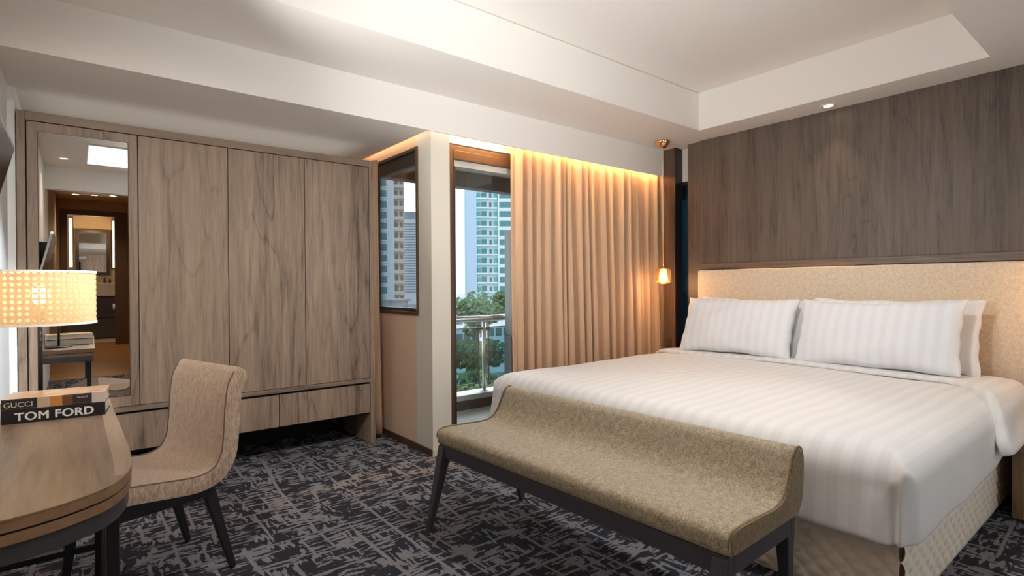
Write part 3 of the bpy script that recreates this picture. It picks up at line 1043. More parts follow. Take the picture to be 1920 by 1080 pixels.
SR = 0.167
bm = new()
uvl = bm.loops.layers.uv.new('UVMap')
n = 72
lo, hi = 1.072, 1.262
va = [bm.verts.new((LX + SR * math.cos(2 * PI * i / n), LY + SR * math.sin(2 * PI * i / n), lo)) for i in range(n)]
vb = [bm.verts.new((LX + SR * math.cos(2 * PI * i / n), LY + SR * math.sin(2 * PI * i / n), hi)) for i in range(n)]
arc = round(2 * PI * SR / 0.0205) * 0.0205
for i in range(n):
    fc = bm.faces.new((va[i], va[(i + 1) % n], vb[(i + 1) % n], vb[i]))
    for lp, (q, z) in zip(fc.loops, ((i, 0), (i + 1, 0), (i + 1, hi - lo), (i, hi - lo))):
        lp[uvl].uv = (q / n * arc, z)
sh = obj('lamp_shade', bm, cane(), la, smooth=True)


def liner():
    m = bpy.data.materials.new('shade_liner')
    m.use_nodes = True
    t = m.node_tree
    t.nodes.remove(t.nodes['Principled BSDF'])
    tl = t.nodes.new('ShaderNodeBsdfTranslucent')
    tl.inputs[0].default_value = (1.0, 0.90, 0.74, 1)
    df = t.nodes.new('ShaderNodeBsdfDiffuse')
    df.inputs[0].default_value = (0.9, 0.85, 0.75, 1)
    tr = t.nodes.new('ShaderNodeBsdfTransparent')
    a = t.nodes.new('ShaderNodeMixShader')
    a.inputs[0].default_value = 0.35
    b_ = t.nodes.new('ShaderNodeMixShader')
    b_.inputs[0].default_value = 0.42
    t.links.new(tl.outputs[0], a.inputs[1])
    t.links.new(df.outputs[0], a.inputs[2])
    t.links.new(a.outputs[0], b_.inputs[1])
    t.links.new(tr.outputs[0], b_.inputs[2])
    t.links.new(b_.outputs[0], t.nodes['Material Output'].inputs[0])
    return m


obj('shade_liner', lathe(new(), [(SR - 0.004, lo - LX * 0), (SR - 0.004, hi)], (LX, LY, 0), 72, close=False), liner(), la, smooth=True)
for z in (lo, hi):
    obj('shade_trim', lathe(new(), [(SR + 0.0025, -0.004), (SR + 0.0025, 0.004), (SR - 0.004, 0.004), (SR - 0.004, -0.004), (SR + 0.0025, -0.004)], (LX, LY, z), 72, close=False), mat('shade_trim_cream', (0.86, 0.78, 0.66), 0.7), la, smooth=False)
bm = new()
for k in range(3):
    a = 2 * PI * k / 3 + 0.4
    tube(bm, [(LX, LY, 1.10), (LX + SR * math.cos(a), LY + SR * math.sin(a), 1.076)], 0.0018, 6)
obj('shade_spider', bm, M['black_metal'], la)
lamp('POINT', 'table_lamp_glow', (LX, LY, 1.185), 4.2, WARM, radius=0.03)

# ================================================================== BOOKS
BY = -R(7)


def txt(body, size, loc, parent, m, bold=0.0, name='lettering', extrude=0.0006, sx=1.0, space=1.0):
    c = bpy.data.curves.new(name, 'FONT')
    c.body = body
    c.size = size
    c.extrude = extrude
    c.align_x = 'LEFT'
    c.space_character = space
    c.materials.append(m)
    tmp = link(bpy.data.objects.new(name + '_curve', c))
    bpy.context.view_layer.update()
    one = bpy.data.meshes.new_from_object(tmp.evaluated_get(bpy.context.evaluated_depsgraph_get()))
    bpy.data.objects.remove(tmp)
    bm_ = new()
    k = 0
    for ddx, ddy in ((0, 0),) if not bold else ((-bold, 0), (bold, 0), (0, -bold * 0.6), (0, bold * 0.6)):
        tm = one.copy()
        tm.transform(Matrix.Diagonal((sx, 1, 1, 1)))
        tm.transform(Matrix.Translation((ddx, ddy, 0.00004 * k)))
        k += 1
        bm_.from_mesh(tm)
    me = bpy.data.meshes.new(name)
    bm_.to_mesh(me)
    bm_.free()
    me.transform(Matrix.Rotation(R(90), 4, 'X'))
    me.transform(Matrix.Translation(loc))
    if not me.materials:
        me.materials.append(m)
    o = link(bpy.data.objects.new(name, me))
    o.parent = parent
    return o


M['book_black'] = mat('book_black_cloth', (0.010, 0.010, 0.011), 0.35)
M['paper'] = fabric('book_pages', (0.60, 0.57, 0.52), (0.80, 0.78, 0.73), 400, stretch=(0.05, 0.05, 6), sheen=0)
M['letter'] = mat('white_lettering', (0.82, 0.82, 0.80), 0.5)
bk = thing('book', 'thick black book with TOM FORD lettering, lying lowest on the desk', 'book', (-0.199, 2.422, ZD), BY, 'books stacked on the desk')
W_, D_ = 0.274, 0.155
h1 = 0.046
obj('cover', (lambda b_: (box(b_, 0, W_, 0, D_, 0, 0.003), box(b_, 0, W_, 0, D_, h1 - 0.003, h1), box(b_, 0, W_, 0, 0.004, 0.003, h1 - 0.003), b_)[-1])(new()), M['book_black'], bk, world=False, bevel=0.0008)
obj('pages', bx(0.003, W_ - 0.004, 0.004, D_ - 0.004, 0.003, h1 - 0.003), M['paper'], bk, world=False)
txt('TOM FORD', 0.0375, (0.034, -0.0002, 0.0092), bk, M['letter'], 0.0011, sx=1.04, space=1.06)
b2 = thing('book', 'book with GUCCI lettering and orange colour blocks, lying on the black book', 'book', (-0.199, 2.424, ZD + h1), BY, 'books stacked on the desk')
h2 = 0.036


def cover_mat():
    m = mat('photo_cover', (0.7, 0.6, 0.5), 0.3, coat=0.3)
    g = N(m)
    c = g.n('ShaderNodeTexCoord')
    sp = g.n('ShaderNodeSeparateXYZ')
    g.l(c.outputs['Object'], sp.inputs[0])
    x = g.math('MULTIPLY', sp.outputs['X'], 1 / W_)
    side = g.ramp(x, [(0.0, (0.012, 0.012, 0.012)), (0.33, (0.56, 0.42, 0.28)), (0.45, (0.55, 0.25, 0.055)), (0.57, (0.16, 0.06, 0.03)), (0.67, (0.035, 0.025, 0.022)), (0.86, (0.62, 0.52, 0.46))], 'CONSTANT')
    nz = g.noise(g.coord((9, 22, 1)), 1.4, 3, 0.5, 0.8)
    top = g.ramp(nz, [(0.30, (0.62, 0.30, 0.16)), (0.45, (0.70, 0.46, 0.30)), (0.60, (0.80, 0.66, 0.52)), (0.75, (0.45, 0.36, 0.32))])
    geo = g.n('ShaderNodeNewGeometry')
    s2 = g.n('ShaderNodeSeparateXYZ')
    g.l(geo.outputs['Normal'], s2.inputs[0])
    up = g.math('GREATER_THAN', s2.outputs['Z'], 0.5)
    g.color(g.mix(up, side, top))
    return m


obj('cover', (lambda b_: (box(b_, 0, W_, 0, D_, 0, 0.003), box(b_, 0, W_, 0, D_, h2 - 0.003, h2), box(b_, 0, W_, 0, 0.004, 0.003, h2 - 0.003), b_)[-1])(new()), cover_mat(), b2, world=False, bevel=0.0008)
obj('pages', bx(0.003, W_ - 0.004, 0.004, D_ - 0.004, 0.003, h2 - 0.003), M['paper'], b2, world=False)
txt('GUCCI', 0.0235, (0.006, -0.0002, 0.0085), b2, mat('gold_lettering', (0.72, 0.62, 0.46), 0.4), 0.0, sx=1.02)
txt('GUCCI', 0.0085, (0.196, -0.0002, 0.021), b2, M['letter'], 0.0, sx=1.1)

# ================================================================== CHAIR
cyaw = R(16)
ch = thing('desk_chair', 'brown upholstered curved desk chair on black tapered legs facing the desk', 'chair', (0.20, 2.69, 0), cyaw)
# local: -x faces the desk, y lateral; profile in (x, z)
top = spline([(-0.25, 0.445), (-0.235, 0.468), (-0.20, 0.475), (-0.10, 0.468), (0.02, 0.452), (0.105, 0.445), (0.165, 0.462), (0.196, 0.515), (0.207, 0.60), (0.213, 0.70), (0.226, 0.79), (0.252, 0.845)], 6)
top2 = [Vector((p[0], p[1])) for p in top]
thick = 0.062
low = offset2(top2, -thick)
low[0] = Vector((-0.255, 0.405))
prof = top2 + [Vector((0.274, 0.862)), Vector((0.300, 0.845))] + list(reversed(low[3:]))
prof += [Vector((-0.22, 0.392)), Vector((-0.25, 0.405))]
HW = 0.258
bm = prism(new(), prof, lambda p, k: (p[0], -HW + 2 * HW * k / 6, p[1]), 6)
obj('upholstered_shell', bm, M['chair_fab'], ch, world=False, smooth=True, bevel=0.014, seg=3, angle=60)
for s in (-1, 1):
    pts = [(p[0] - 0.0, s * (HW - 0.004), p[1] + 0.002) for p in top2[8:]]
    obj('piping', tube(new(), pts, 0.0035, 8), M['chair_piping'], ch, world=False, smooth=True)


def bar(p, q, w0, d0, w1, d1):
    """tapered straight bar, section (w along x, d along y)"""
    a = [(p[0] - w0 / 2, p[1] - d0 / 2, p[2]), (p[0] + w0 / 2, p[1] - d0 / 2, p[2]), (p[0] + w0 / 2, p[1] + d0 / 2, p[2]), (p[0] - w0 / 2, p[1] + d0 / 2, p[2])]
    c = [(q[0] - w1 / 2, q[1] - d1 / 2, q[2]), (q[0] + w1 / 2, q[1] - d1 / 2, q[2]), (q[0] + w1 / 2, q[1] + d1 / 2, q[2]), (q[0] - w1 / 2, q[1] + d1 / 2, q[2])]
    return hexa(new(), a, c)


bm = new()
box(bm, -0.20, 0.19, -0.205, -0.175, 0.335, 0.395)
box(bm, -0.20, 0.19, 0.175, 0.205, 0.335, 0.395)
box(bm, -0.20, -0.17, -0.175, 0.175, 0.335, 0.395)
box(bm, 0.16, 0.19, -0.175, 0.175, 0.335, 0.395)
obj('seat_frame', bm, M['ebony'], ch, world=False, bevel=0.003)
for sx, sy in ((1, -1), (1, 1), (-1, -1), (-1, 1)):
    lg = obj('leg', bar((sx * 0.165, sy * 0.185, 0.39), (sx * (0.262 if sx > 0 else 0.20), sy * 0.205, 0.012), 0.05, 0.036, 0.026, 0.024), M['ebony'], ch, world=False, bevel=0.004)
    x, y = sx * (0.262 if sx > 0 else 0.20), sy * 0.205
    obj('foot_glide', lathe(new(), [(0.010, 0), (0.011, 0.012)], (x, y, 0.0), 14), M['black_metal'], lg, world=False)

# ================================================================== BENCH
byaw = R(1.8)
bn = thing('bench', 'long beige upholstered bench with a low back at the foot of the bed', 'bench', (1.459, 1.609, 0), byaw)
# local x = depth from the front edge, y lateral
LB = 1.56
tp = spline([(-0.022, 0.425), (-0.020, 0.455), (0.0, 0.474), (0.05, 0.478), (0.16, 0.474), (0.27, 0.470), (0.335, 0.482), (0.375, 0.520), (0.405, 0.575), (0.430, 0.618), (0.462, 0.634), (0.492, 0.622), (0.502, 0.590), (0.500, 0.52), (0.488, 0.45), (0.455, 0.405)], 5)
prof = [Vector((p[0], p[1])) for p in tp] + [Vector((0.42, 0.401)), Vector((0.0, 0.401)), Vector((-0.018, 0.408))]
bm = prism(new(), prof, lambda p, k: (p[0], -LB / 2 + LB * k / 10, p[1]), 10)
obj('upholstery', bm, M['bench_fab'], bn, world=False, smooth=True, bevel=0.016, seg=3, angle=60)
for s in (-1, 1):
    pts = [(p[0] * 0.985 + 0.002, s * (LB / 2 - 0.006), p[1] + 0.001) for p in tp[2:-8]]
    obj('piping', tube(new(), pts, 0.004, 8), M['bench_side'], bn, world=False, smooth=True)
    # darker end gusset
    gp = [Vector((0.24 + (p[0] - 0.24) * 0.965, 0.50 + (p[1] - 0.50) * 0.93)) for p in prof]
    obj('end_gusset', prism(new(), gp, lambda p, k: (p[0], s * (LB / 2 - 0.004 + 0.006 * k), p[1]), 1), M['bench_side'], bn, world=False, bevel=0.002)
bm = new()
FW, ZF0, ZF1 = 0.032, 0.340, 0.402
box(bm, -0.012, 0.022, -LB / 2 + 0.01, LB / 2 - 0.01, ZF0, ZF1)
box(bm, 0.415, 0.445, -LB / 2 + 0.01, LB / 2 - 0.01, ZF0, ZF1)
box(bm, 0.022, 0.415, -LB / 2 + 0.01, -LB / 2 + 0.042, ZF0, ZF1)
box(bm, 0.022, 0.415, LB / 2 - 0.042, LB / 2 - 0.01, ZF0, ZF1)
obj('seat_frame', bm, M['bench_leg'], bn, world=False, bevel=0.003)
for sx, sy in ((0, -1), (0, 1), (1, -1), (1, 1)):
    tx = 0.012 if sx == 0 else 0.420
    qx = -0.108 if sx == 0 else 0.500
    obj('leg', bar((tx, sy * (LB / 2 - 0.036), 0.395), (qx, sy * (LB / 2 - 0.062), 0.0), 0.058, 0.05, 0.026, 0.026), M['bench_leg'], bn, world=False, bevel=0.003)

# ================================================================== BED
bd = thing('bed', 'large double bed with a quilted beige base', 'bed', (3.4, 1.80, 0))
BXF, BXH = 2.26, 4.47
BY0, BY1 = 0.640, 2.960


def quilt_wall(p0, p1, z0, z1, out):
    """dense wall from p0 to p1 with diamond quilting pushed outwards"""
    p0, p1, out = Vector(p0), Vector(p1), Vector(out)
    L = (p1 - p0).length
    nu, nv = int(L / 0.009), int((z1 - z0) / 0.009)
    bm_ = new()
    rows = []
    per = 0.082
    for j in range(nv + 1):
        row = []
        for i in range(nu + 1):
            s = L * i / nu
            z = z0 + (z1 - z0) * j / nv
            a = abs(math.sin(PI * (s + z * 1.15) / per))
            c = abs(math.sin(PI * (s - z * 1.15) / per))
            h = 0.015 * (min(a, c) ** 0.5) * min(1.0, (z - z0) / 0.03)
            p = p0 + (p1 - p0) * (s / L) + out * h
            row.append(bm_.verts.new((p.x, p.y, z)))
        rows.append(row)
    for a, c in zip(rows, rows[1:]):
        for i in range(nu):
            bm_.faces.new((a[i], a[i + 1], c[i + 1], c[i]))
    return bm_


obj('bed_base', bx(BXF + 0.012, BXH, BY0 + 0.012, BY1 - 0.012, 0.0, 0.36), M['quilt'], bd)
obj('quilted_side', quilt_wall((BXF, BY0), (BXH, BY0), 0.004, 0.36, (0, -1)), M['quilt'], bd, smooth=True)
obj('quilted_side', quilt_wall((BXF, BY1), (BXH, BY1), 0.004, 0.36, (0, 1)), M['quilt'], bd, smooth=True)
obj('quilted_foot', quilt_wall((BXF, BY0), (BXF, BY1), 0.004, 0.36, (-1, 0)), M['quilt'], bd, smooth=True)
obj('mattress', bx(BXF + 0.03, BXH, BY0 + 0.03, BY1 - 0.03, 0.36, 0.56), M['linen_plain'], bd, bevel=0.05, seg=4)

# headboard
hb = thing('headboard', 'wide beige woven fabric headboard below the veneer wall panel', 'headboard', (4.51, 1.75, 0))
bm = bx(4.485, 4.545, 0.62, 2.855, 0.10, 1.330)
obj('padded_panel', bm, M['head_fab'], hb, bevel=0.018, seg=4, smooth=True)


# duvet: a U of concentric loops that drapes over the foot and both sides
def duvet_outline(grow, rc, xh):
    """open path from head-right along the right side, foot, left side to head-left; returns points and ids"""
    x0, y0, y1 = 2.205 - grow, 0.585 - grow, 3.015 + grow
    pts = []
    nR, nC, nF = 40, 8, 44
    for i in range(nR):
        pts.append((xh + (x0 + rc - xh) * i / nR, y0))
    for i in range(nC):
        a = -PI / 2 - (PI / 2) * i / nC
        pts.append((x0 + rc + rc * math.cos(a), y0 + rc + rc * math.sin(a)))
    for i in range(nF):
        pts.append((x0, y0 + rc + (y1 - y0 - 2 * rc) * i / nF))
    for i in range(nC):
        a = PI - (PI / 2) * i / nC
        pts.append((x0 + rc + rc * math.cos(a), y1 - rc + rc * math.sin(a)))
    for i in range(nR + 1):
        pts.append((x0 + rc + (xh - x0 - rc) * i / nR, y1))
    return pts


def top_z(d, r, ztop):
    if d >= r:
        return ztop
    return ztop - r + math.sqrt(max(0, r * r - (r - d) ** 2))


XH = 4.02
ring_out = duvet_outline(0, 0.075, XH)
bm = new()
rings = []
ZTOP, RR = 0.605, 0.135
HEM = 0.292
side_steps = 7
spine = (XH, 1.80)


def spine_pt(p):
    x = max(3.30, min(XH, p[0]))
    return (x, 1.80)


nP = len(ring_out)
for k in range(side_steps):
    z = HEM + (ZTOP - RR - HEM) * k / side_steps
    ring = []
    for i, (x, y) in enumerate(ring_out):
        w = (1 - k / side_steps)
        hz = z + w * (0.009 * math.sin(i * 0.21) + 0.004 * math.sin(i * 0.53 + 1))
        if y < 0.75:
            hz += w * max(0.0, (x - 2.3)) * 0.025
        ox = 0.006 * math.sin(i * 0.55) * w + 0.010 * w
        nx = -1 if 40 <= i < 40 + 60 and x < 2.3 else 0
        ny = -1 if y < 0.7 else (1 if y > 2.9 else 0)
        # overlapping corner fold at the foot, right side
        fold = 0.014 if (nx and 0.62 < y < 3.2 and z < 0.50) else 0.0
        # narrow tuck where the corner is folded under, right side of the foot
        tuck = {45: -0.006, 46: -0.010, 47: 0.034, 48: -0.012, 49: -0.005}.get(i, 0.0) * min(1.0, (0.62 - 0.2 * w) + w)
        ring.append(bm.verts.new((x + nx * (ox + fold * w) + tuck, y + ny * (ox * 0.8) + (0.010 if i == 47 else 0.0), hz)))
    rings.append(ring)
steps = [0, 0.006, 0.02, 0.04, 0.065, 0.095, 0.135, 0.2, 0.3, 0.45, 0.6, 0.75, 0.9]
for d in steps:
    ring = []
    for i, (x, y) in enumerate(ring_out):
        sx_, sy_ = spine_pt((x, y))
        L = math.hypot(x - sx_, y - sy_) or 1
        q = min(1.0, d / L)
        px, py = x + (sx_ - x) * q, y + (sy_ - y) * q
        edge = min(px - (2.205), py - 0.585, 3.015 - py)
        wr = 0.005 * math.sin(px * 5 + py * 3) + 0.003 * math.sin(px * 11 - py * 7)
        z = top_z(max(0, edge), RR, ZTOP) + wr * min(1, edge / 0.2) + 0.012 * min(1, edge / 0.8)
        ring.append(bm.verts.new((px, py, z)))
    rings.append(ring)
ring = []
for i, (x, y) in enumerate(ring_out):
    sx_, sy_ = spine_pt((x, y))
    ring.append(bm.verts.new((sx_, sy_, ZTOP + 0.012)))
rings.append(ring)
for a, c in zip(rings, rings[1:]):
    for i in range(nP - 1):
        bm.faces.new((a[i], a[i + 1], c[i + 1], c[i]))
bmesh.ops.remove_doubles(bm, verts=bm.verts, dist=0.0008)
dv = obj('duvet', bm, M['linen'], None, smooth=True)
sm = dv.modifiers.new('solid', 'SOLIDIFY')
sm.thickness = 0.012
sm.offset = -1
sb = dv.modifiers.new('sub', 'SUBSURF')
sb.levels = sb.render_levels = 1
tag(dv, 'white striped satin duvet draped over the bed', 'duvet')

# turned-back top band of the duvet
def band_section(t):
    """t in 0..1 across the bed from the left hang over the top to the right hang: (y, z, nx-like normal)"""
    yl, yr = 3.02, 0.575
    hl, hr = 0.13, 0.112
    r = 0.12
    zt = ZTOP + 0.016
    L1 = hl
    L2 = r * PI / 2
    L3 = (yl - yr) - 2 * r
    tot = L1 + L2 + L3 + L2 + hr
    s = t * tot
    if s < L1:
        return yl, zt - r - (L1 - s)
    s -= L1
    if s < L2:
        a = s / r
        return yl - r + r * math.cos(a), zt - r + r * math.sin(a)
    s -= L2
    if s < L3:
        return yl - r - s, zt + 0.014 * math.sin(PI * s / L3)
    s -= L3
    if s < L2:
        a = PI / 2 + s / r
        return yr + r + r * math.cos(a), zt - r + r * math.sin(a)
    s -= L2
    return yr - 0.05 * (s / hr), zt - r - s


def seam_x(y, z):
    base = 3.985 + 0.02 * math.sin(y * 4.0)
    if y < 0.95:
        u = (0.95 - y) / (0.95 - 0.55)
        base -= 0.62 * max(0, min(1, u)) ** 1.9
    if y > 2.75:
        base += 0.06 * (y - 2.75) / 0.3
    return base


bm = new()
rows = []
NT = 90
for i in range(NT + 1):
    y, z = band_section(i / NT)
    xs = seam_x(y, z)
    xe = 4.42
    row = []
    cs = [(0.012, -0.022), (0.0, -0.012), (0.002, 0.004), (0.018, 0.012), (0.05, 0.014), (0.12, 0.012), (0.22, 0.010), (0.6, 0.004), (1.0, 0.0)]
    for (q, off) in cs:
        x = xs + (q if q < 0.3 else q * (xe - xs))
        x = min(x, xe)
        # normal of the section
        y2, z2 = band_section(min(1, i / NT + 0.002))
        y1_, z1_ = band_section(max(0, i / NT - 0.002))
        ty, tz = y2 - y1_, z2 - z1_
        l = math.hypot(ty, tz) or 1
        ny, nz = tz / l, -ty / l
        if y < 0.8:
            off *= 1.6
        wob = 0.002 * math.sin(i * 1.3 + q * 20)
        row.append(bm.verts.new((x, y + ny * (off + wob), z + nz * (off + wob))))
    rows.append(row)
for a, c in zip(rows, rows[1:]):
    for j in range(len(a) - 1):
        bm.faces.new((a[j], a[j + 1], c[j + 1], c[j]))
tb = obj('turned_sheet', bm, M['linen'], dv, smooth=True)
md_ = tb.modifiers.new('solid', 'SOLIDIFY')
md_.thickness = 0.008
md_.offset = -1
sb = tb.modifiers.new('sub', 'SUBSURF')
sb.levels = sb.render_levels = 1


# ------------------------------------------------------------------ pillows
def pillow(label, cx, cy, cz, w, h, thk, lean, yaw, seed, roll=0.0):
    """local: y across, z up, x thickness; leaning back by lean"""
    rnd = random.Random(seed)
    t = thing('pillow', label, 'pillow', (cx, cy, cz), yaw, 'white pillows against the headboard')
    bm_ = new()
    NU, NV = 40, 26
    ph = [rnd.uniform(0, 6) for _ in range(6)]

    def P(u, v, side):
        cu, cv = abs(u), abs(v)
        ky = 1 - 0.045 * (1 - cu ** 2) * 0 - 0.05 * (1 - v * v) * cu ** 3
        kz = 1 - 0.12 * (1 - u * u) * cv ** 3
        y = u * w / 2 * ky
        z = v * h / 2 * kz
        e = max(0.0, (1 - cu ** 2.6)) * max(0.0, (1 - cv ** 2.6))
        x = side * thk / 2 * e ** 0.46
        ed = max(cu, cv)
        wr = 0.006 * math.sin(u * 7 + ph[0] + 2 * math.sin(v * 3 + ph[1])) * e + 0.004 * math.sin(v * 9 + u * 5 + ph[2]) * e
        x += wr * side
        # sags towards its base
        x += side * 0.02 * max(0, -v) * e
        y += 0.004 * math.sin(v * 12 + ph[3]) * cu ** 6
        z += 0.005 * math.sin(u * 9 + ph[4]) * cv ** 6 + 0.008 * math.sin(u * 2.2 + ph[5]) * cv ** 4
        cr, sr = math.cos(roll), math.sin(roll)
        y, z = y * cr - z * sr, y * sr + z * cr
        z += h / 2
        # lean back (+x)
        cl, sl = math.cos(lean), math.sin(lean)
        return (x * cl + z * sl, y, -x * sl + z * cl)
    for side in (-1, 1):
        rows_ = [[bm_.verts.new(P(-1 + 2 * i / NU, -1 + 2 * j / NV, side)) for i in range(NU + 1)] for j in range(NV + 1)]
        for a, c in zip(rows_, rows_[1:]):
            for i in range(NU):
                bm_.faces.new((a[i], a[i + 1], c[i + 1], c[i]))
    bmesh.ops.remove_doubles(bm_, verts=bm_.verts, dist=0.0005)
    obj('pillow_case', bm_, M['pillow_lin'], t, world=False, smooth=True, subsurf=1)
    # seam along the edge
    return t


pillow('white striped pillow standing in front at the window side of the bed', 4.06, 2.295, 0.622, 0.95, 0.50, 0.17, R(20), R(1), 1, R(1.2))
pillow('white striped pillow standing in front, nearest the nightstand', 4.05, 1.325, 0.622, 0.99, 0.50, 0.18, R(20), R(-2), 2, R(-0.8))
pillow('white pillow behind the front pillow at the window side', 4.245, 2.25, 0.615, 0.98, 0.495, 0.13, R(15), R(0), 3, R(0.6))
pillow('white pillow behind the front pillow nearest the nightstand', 4.245, 1.285, 0.615, 1.02, 0.505, 0.13, R(15), R(0), 4, R(0.4))

# ------------------------------------------------------------------ nightstand
ns = thing('nightstand', 'light brown wooden nightstand at the edge of the bed, cut off by the frame', 'nightstand', (4.1, 0.33, 0))
obj('side_panel', bx(3.715, 4.52, 0.525, 0.570, 0.0, 0.342), M['night'], ns, bevel=0.003)
obj('side_panel', bx(3.715, 4.52, 0.06, 0.105, 0.0, 0.342), M['night'], ns, bevel=0.003)
obj('top', bx(3.70, 4.54, 0.05, 0.58, 0.342, 0.370), M['night'], ns, bevel=0.003)
obj('drawer', bx(3.72, 3.74, 0.108, 0.522, 0.20, 0.338), M['night'], ns, bevel=0.003)
obj('shelf', bx(3.73, 4.52, 0.105, 0.525, 0.10, 0.125), M['night'], ns)
obj('back', bx(4.50, 4.52, 0.105, 0.525, 0.0, 0.342), M['night'], ns)


# ------------------------------------------------------------------ pendants
def pendant(px, py, label):
    t = thing('pendant_lamp', label, 'pendant lamp', (px, py, ZB), group='bedside pendants')
    obj('ceiling_cup', lathe(new(), [(0.0, -0.066), (0.025, -0.063), (0.048, -0.050), (0.064, -0.028), (0.070, -0.006), (0.070, 0.0), (0.0, 0.0)], (px, py, ZB), 32, close=False), M['copper'], t, smooth=True)
    obj('cord', tube(new(), [(px, py, ZB - 0.064), (px, py, 1.60)], 0.004, 8), M['cord'], t, smooth=True)
    obj('stem', lathe(new(), [(0.006, 1.605), (0.013, 1.600), (0.013, 1.375), (0.020, 1.360), (0.030, 1.350), (0.0, 1.348)], (px, py, 0), 20, close=False), M['copper'], t, smooth=True)
    gl_ = [(0.018, 1.352), (0.055, 1.346), (0.068, 1.335), (0.072, 1.318), (0.072, 1.245), (0.068, 1.225), (0.050, 1.212), (0.0, 1.208)]
    o = obj('glass_shade', lathe(new(), gl_, (px, py, 0), 36, close=False), M['amber_glass'], t, smooth=True)
    obj('bulb', lathe(new(), [(0.0, 1.343), (0.026, 1.340), (0.030, 1.33), (0.042, 1.250), (0.044, 1.232), (0.036, 1.224), (0.0, 1.222)], (px, py, 0), 24, close=False), M['opal'], t, smooth=True)
    lamp('POINT', 'pendant_glow', (px - 0.0, py, 1.20), 7.0, (1.0, 0.55, 0.24), radius=0.04)
    return t


pendant(4.28, 3.08, 'copper pendant lamp with amber glass hanging beside the dark wood post')
pendant(4.28, 0.30, 'copper pendant lamp over the nightstand beyond the frame')

# ================================================================== BALCONY
struct('floor_balcony', bx(1.98, 6.0, 3.56, 4.40, -0.12, 0.02), M['concrete'], 'pale balcony floor outside the glass door', 'floor')
kb = struct('trim_6', bx(2.0, 6.2, 4.32, 4.52, -0.12, 0.155), M['stone'], 'pale kerb along the balcony edge', 'kerb', bevel=0.004)
obj('kerb_face', bx(1.98, 6.0, 4.305, 4.32, 0.02, 0.105), M['darkstone'], kb, world=False)
b = new()
box(b, 2.01, 6.2, 3.56, 4.45, 2.30, 2.5)
struct('ceiling_balcony', b, M['balc_ceil'], 'grey balcony ceiling seen through the glass door', 'ceiling')
struct('trim_7', bx(2.06, 6.2, 4.38, 4.50, 2.155, 2.5), mat('balcony_edge_beam', (0.10, 0.095, 0.085), 0.7), 'dark edge beam of the balcony ceiling', 'beam')
downlight(3.19, 4.02, 2.30, 'recessed light in the balcony ceiling seen through the glass door', G, 3, spot=120)
rl = thing('balcony_railing', 'stainless balcony railing with tinted glass panels', 'railing', (3.1, 4.41, 0.155))
obj('handrail', tube(new(), [(2.06, 4.41, 0.875), (6.0, 4.41, 0.875)], 0.030, 20), M['steel'], rl, smooth=True)
for x in (2.10, 3.165, 4.23, 5.3):
    ps = obj('post', tube(new(), [(x, 4.41, 0.155), (x, 4.41, 0.86)], 0.020, 16), M['steel'], rl, smooth=True)
    obj('flange', lathe(new(), [(0.045, 0), (0.045, 0.008), (0.024, 0.018)], (x, 4.41, 0.155), 20), M['steel'], ps)
for x0, x1 in ((2.14, 3.105), (3.215, 4.19), (4.27, 5.26)):
    g_ = obj('glass_panel', bx(x0, x1, 4.405, 4.417, 0.235, 0.785), M['rail_glass'], rl)
    obj('panel_edge', wframe('', '', 'Y', 4.402, x0, x1, 0.230, 0.79, 0.010, 0.018, None), mat('panel_edge_tan', (0.30, 0.25, 0.18), 0.4), rl)
for x in (3.112, 3.208):
    obj('clamp', bx(x - 0.03, x + 0.03, 4.398, 4.425, 0.765, 0.790), M['frame'], rl, bevel=0.003)
bp = thing('balcony_cabinet', 'grey upright box at the end of the balcony, partly behind the curtain', 'cabinet', (3.68, 4.2, 0.02))
obj('upper_case', bx(3.395, 3.75, 4.22, 4.36, 0.70, 1.76), M['balc_box'], bp, bevel=0.004)
obj('lower_case', bx(3.335, 3.78, 4.18, 4.30, 0.02, 0.70), mat('balcony_dark_panel', (0.22, 0.27, 0.30), 0.6), bp, bevel=0.004)
struct('wall_balcony', bx(5.2, 5.3, 3.56, 4.5, 0, 2.4), M['balc_ceil'], 'end wall of the balcony', 'wall')

# ================================================================== CITY OUTSIDE
M['tw_blue'] = mat('tower_pale_blue', (0.50, 0.63, 0.78), 0.7)
M['tw_sky'] = mat('tower_sky_blue', (0.64, 0.75, 0.86), 0.7)
M['tw_white'] = mat('tower_white', (0.72, 0.82, 0.85), 0.7)
M['tw_beige'] = mat('tower_beige', (0.62, 0.60, 0.54), 0.8)
M['tw_pale'] = mat('tower_pale', (0.60, 0.75, 0.80), 0.7)
M['teal'] = mat('teal_glazing', (0.07, 0.24, 0.27), 0.2)
M['teal2'] = mat('bright_teal_glazing', (0.05, 0.40, 0.40), 0.2)
M['win_dark'] = mat('dark_window', (0.13, 0.17, 0.20), 0.3)
M['far_white'] = mat('far_white', (0.80, 0.88, 0.93), 0.8)
M['far_grey'] = mat('far_grey_band', (0.34, 0.43, 0.50), 0.8)
M['roof_grey'] = mat('roof_grey', (0.42, 0.40, 0.40), 0.8)
M['leaf'] = mat('tree_leaf', (0.10, 0.19, 0.075), 0.8)
M['leaf2'] = mat('tree_leaf_pale', (0.16, 0.25, 0.10), 0.8)
M['trunk'] = mat('tree_trunk', (0.10, 0.07, 0.05), 0.9)
gmat = mat('street_ground', (0.25, 0.30, 0.29), 0.9)
gg = N(gmat)
gn = gg.noise(gg.coord(), 0.09, 4, 0.6)
gg.color(gg.ramp(gn, [(0.35, (0.15, 0.22, 0.20)), (0.5, (0.28, 0.33, 0.33)), (0.65, (0.40, 0.42, 0.42))]))
GZ = -14.0
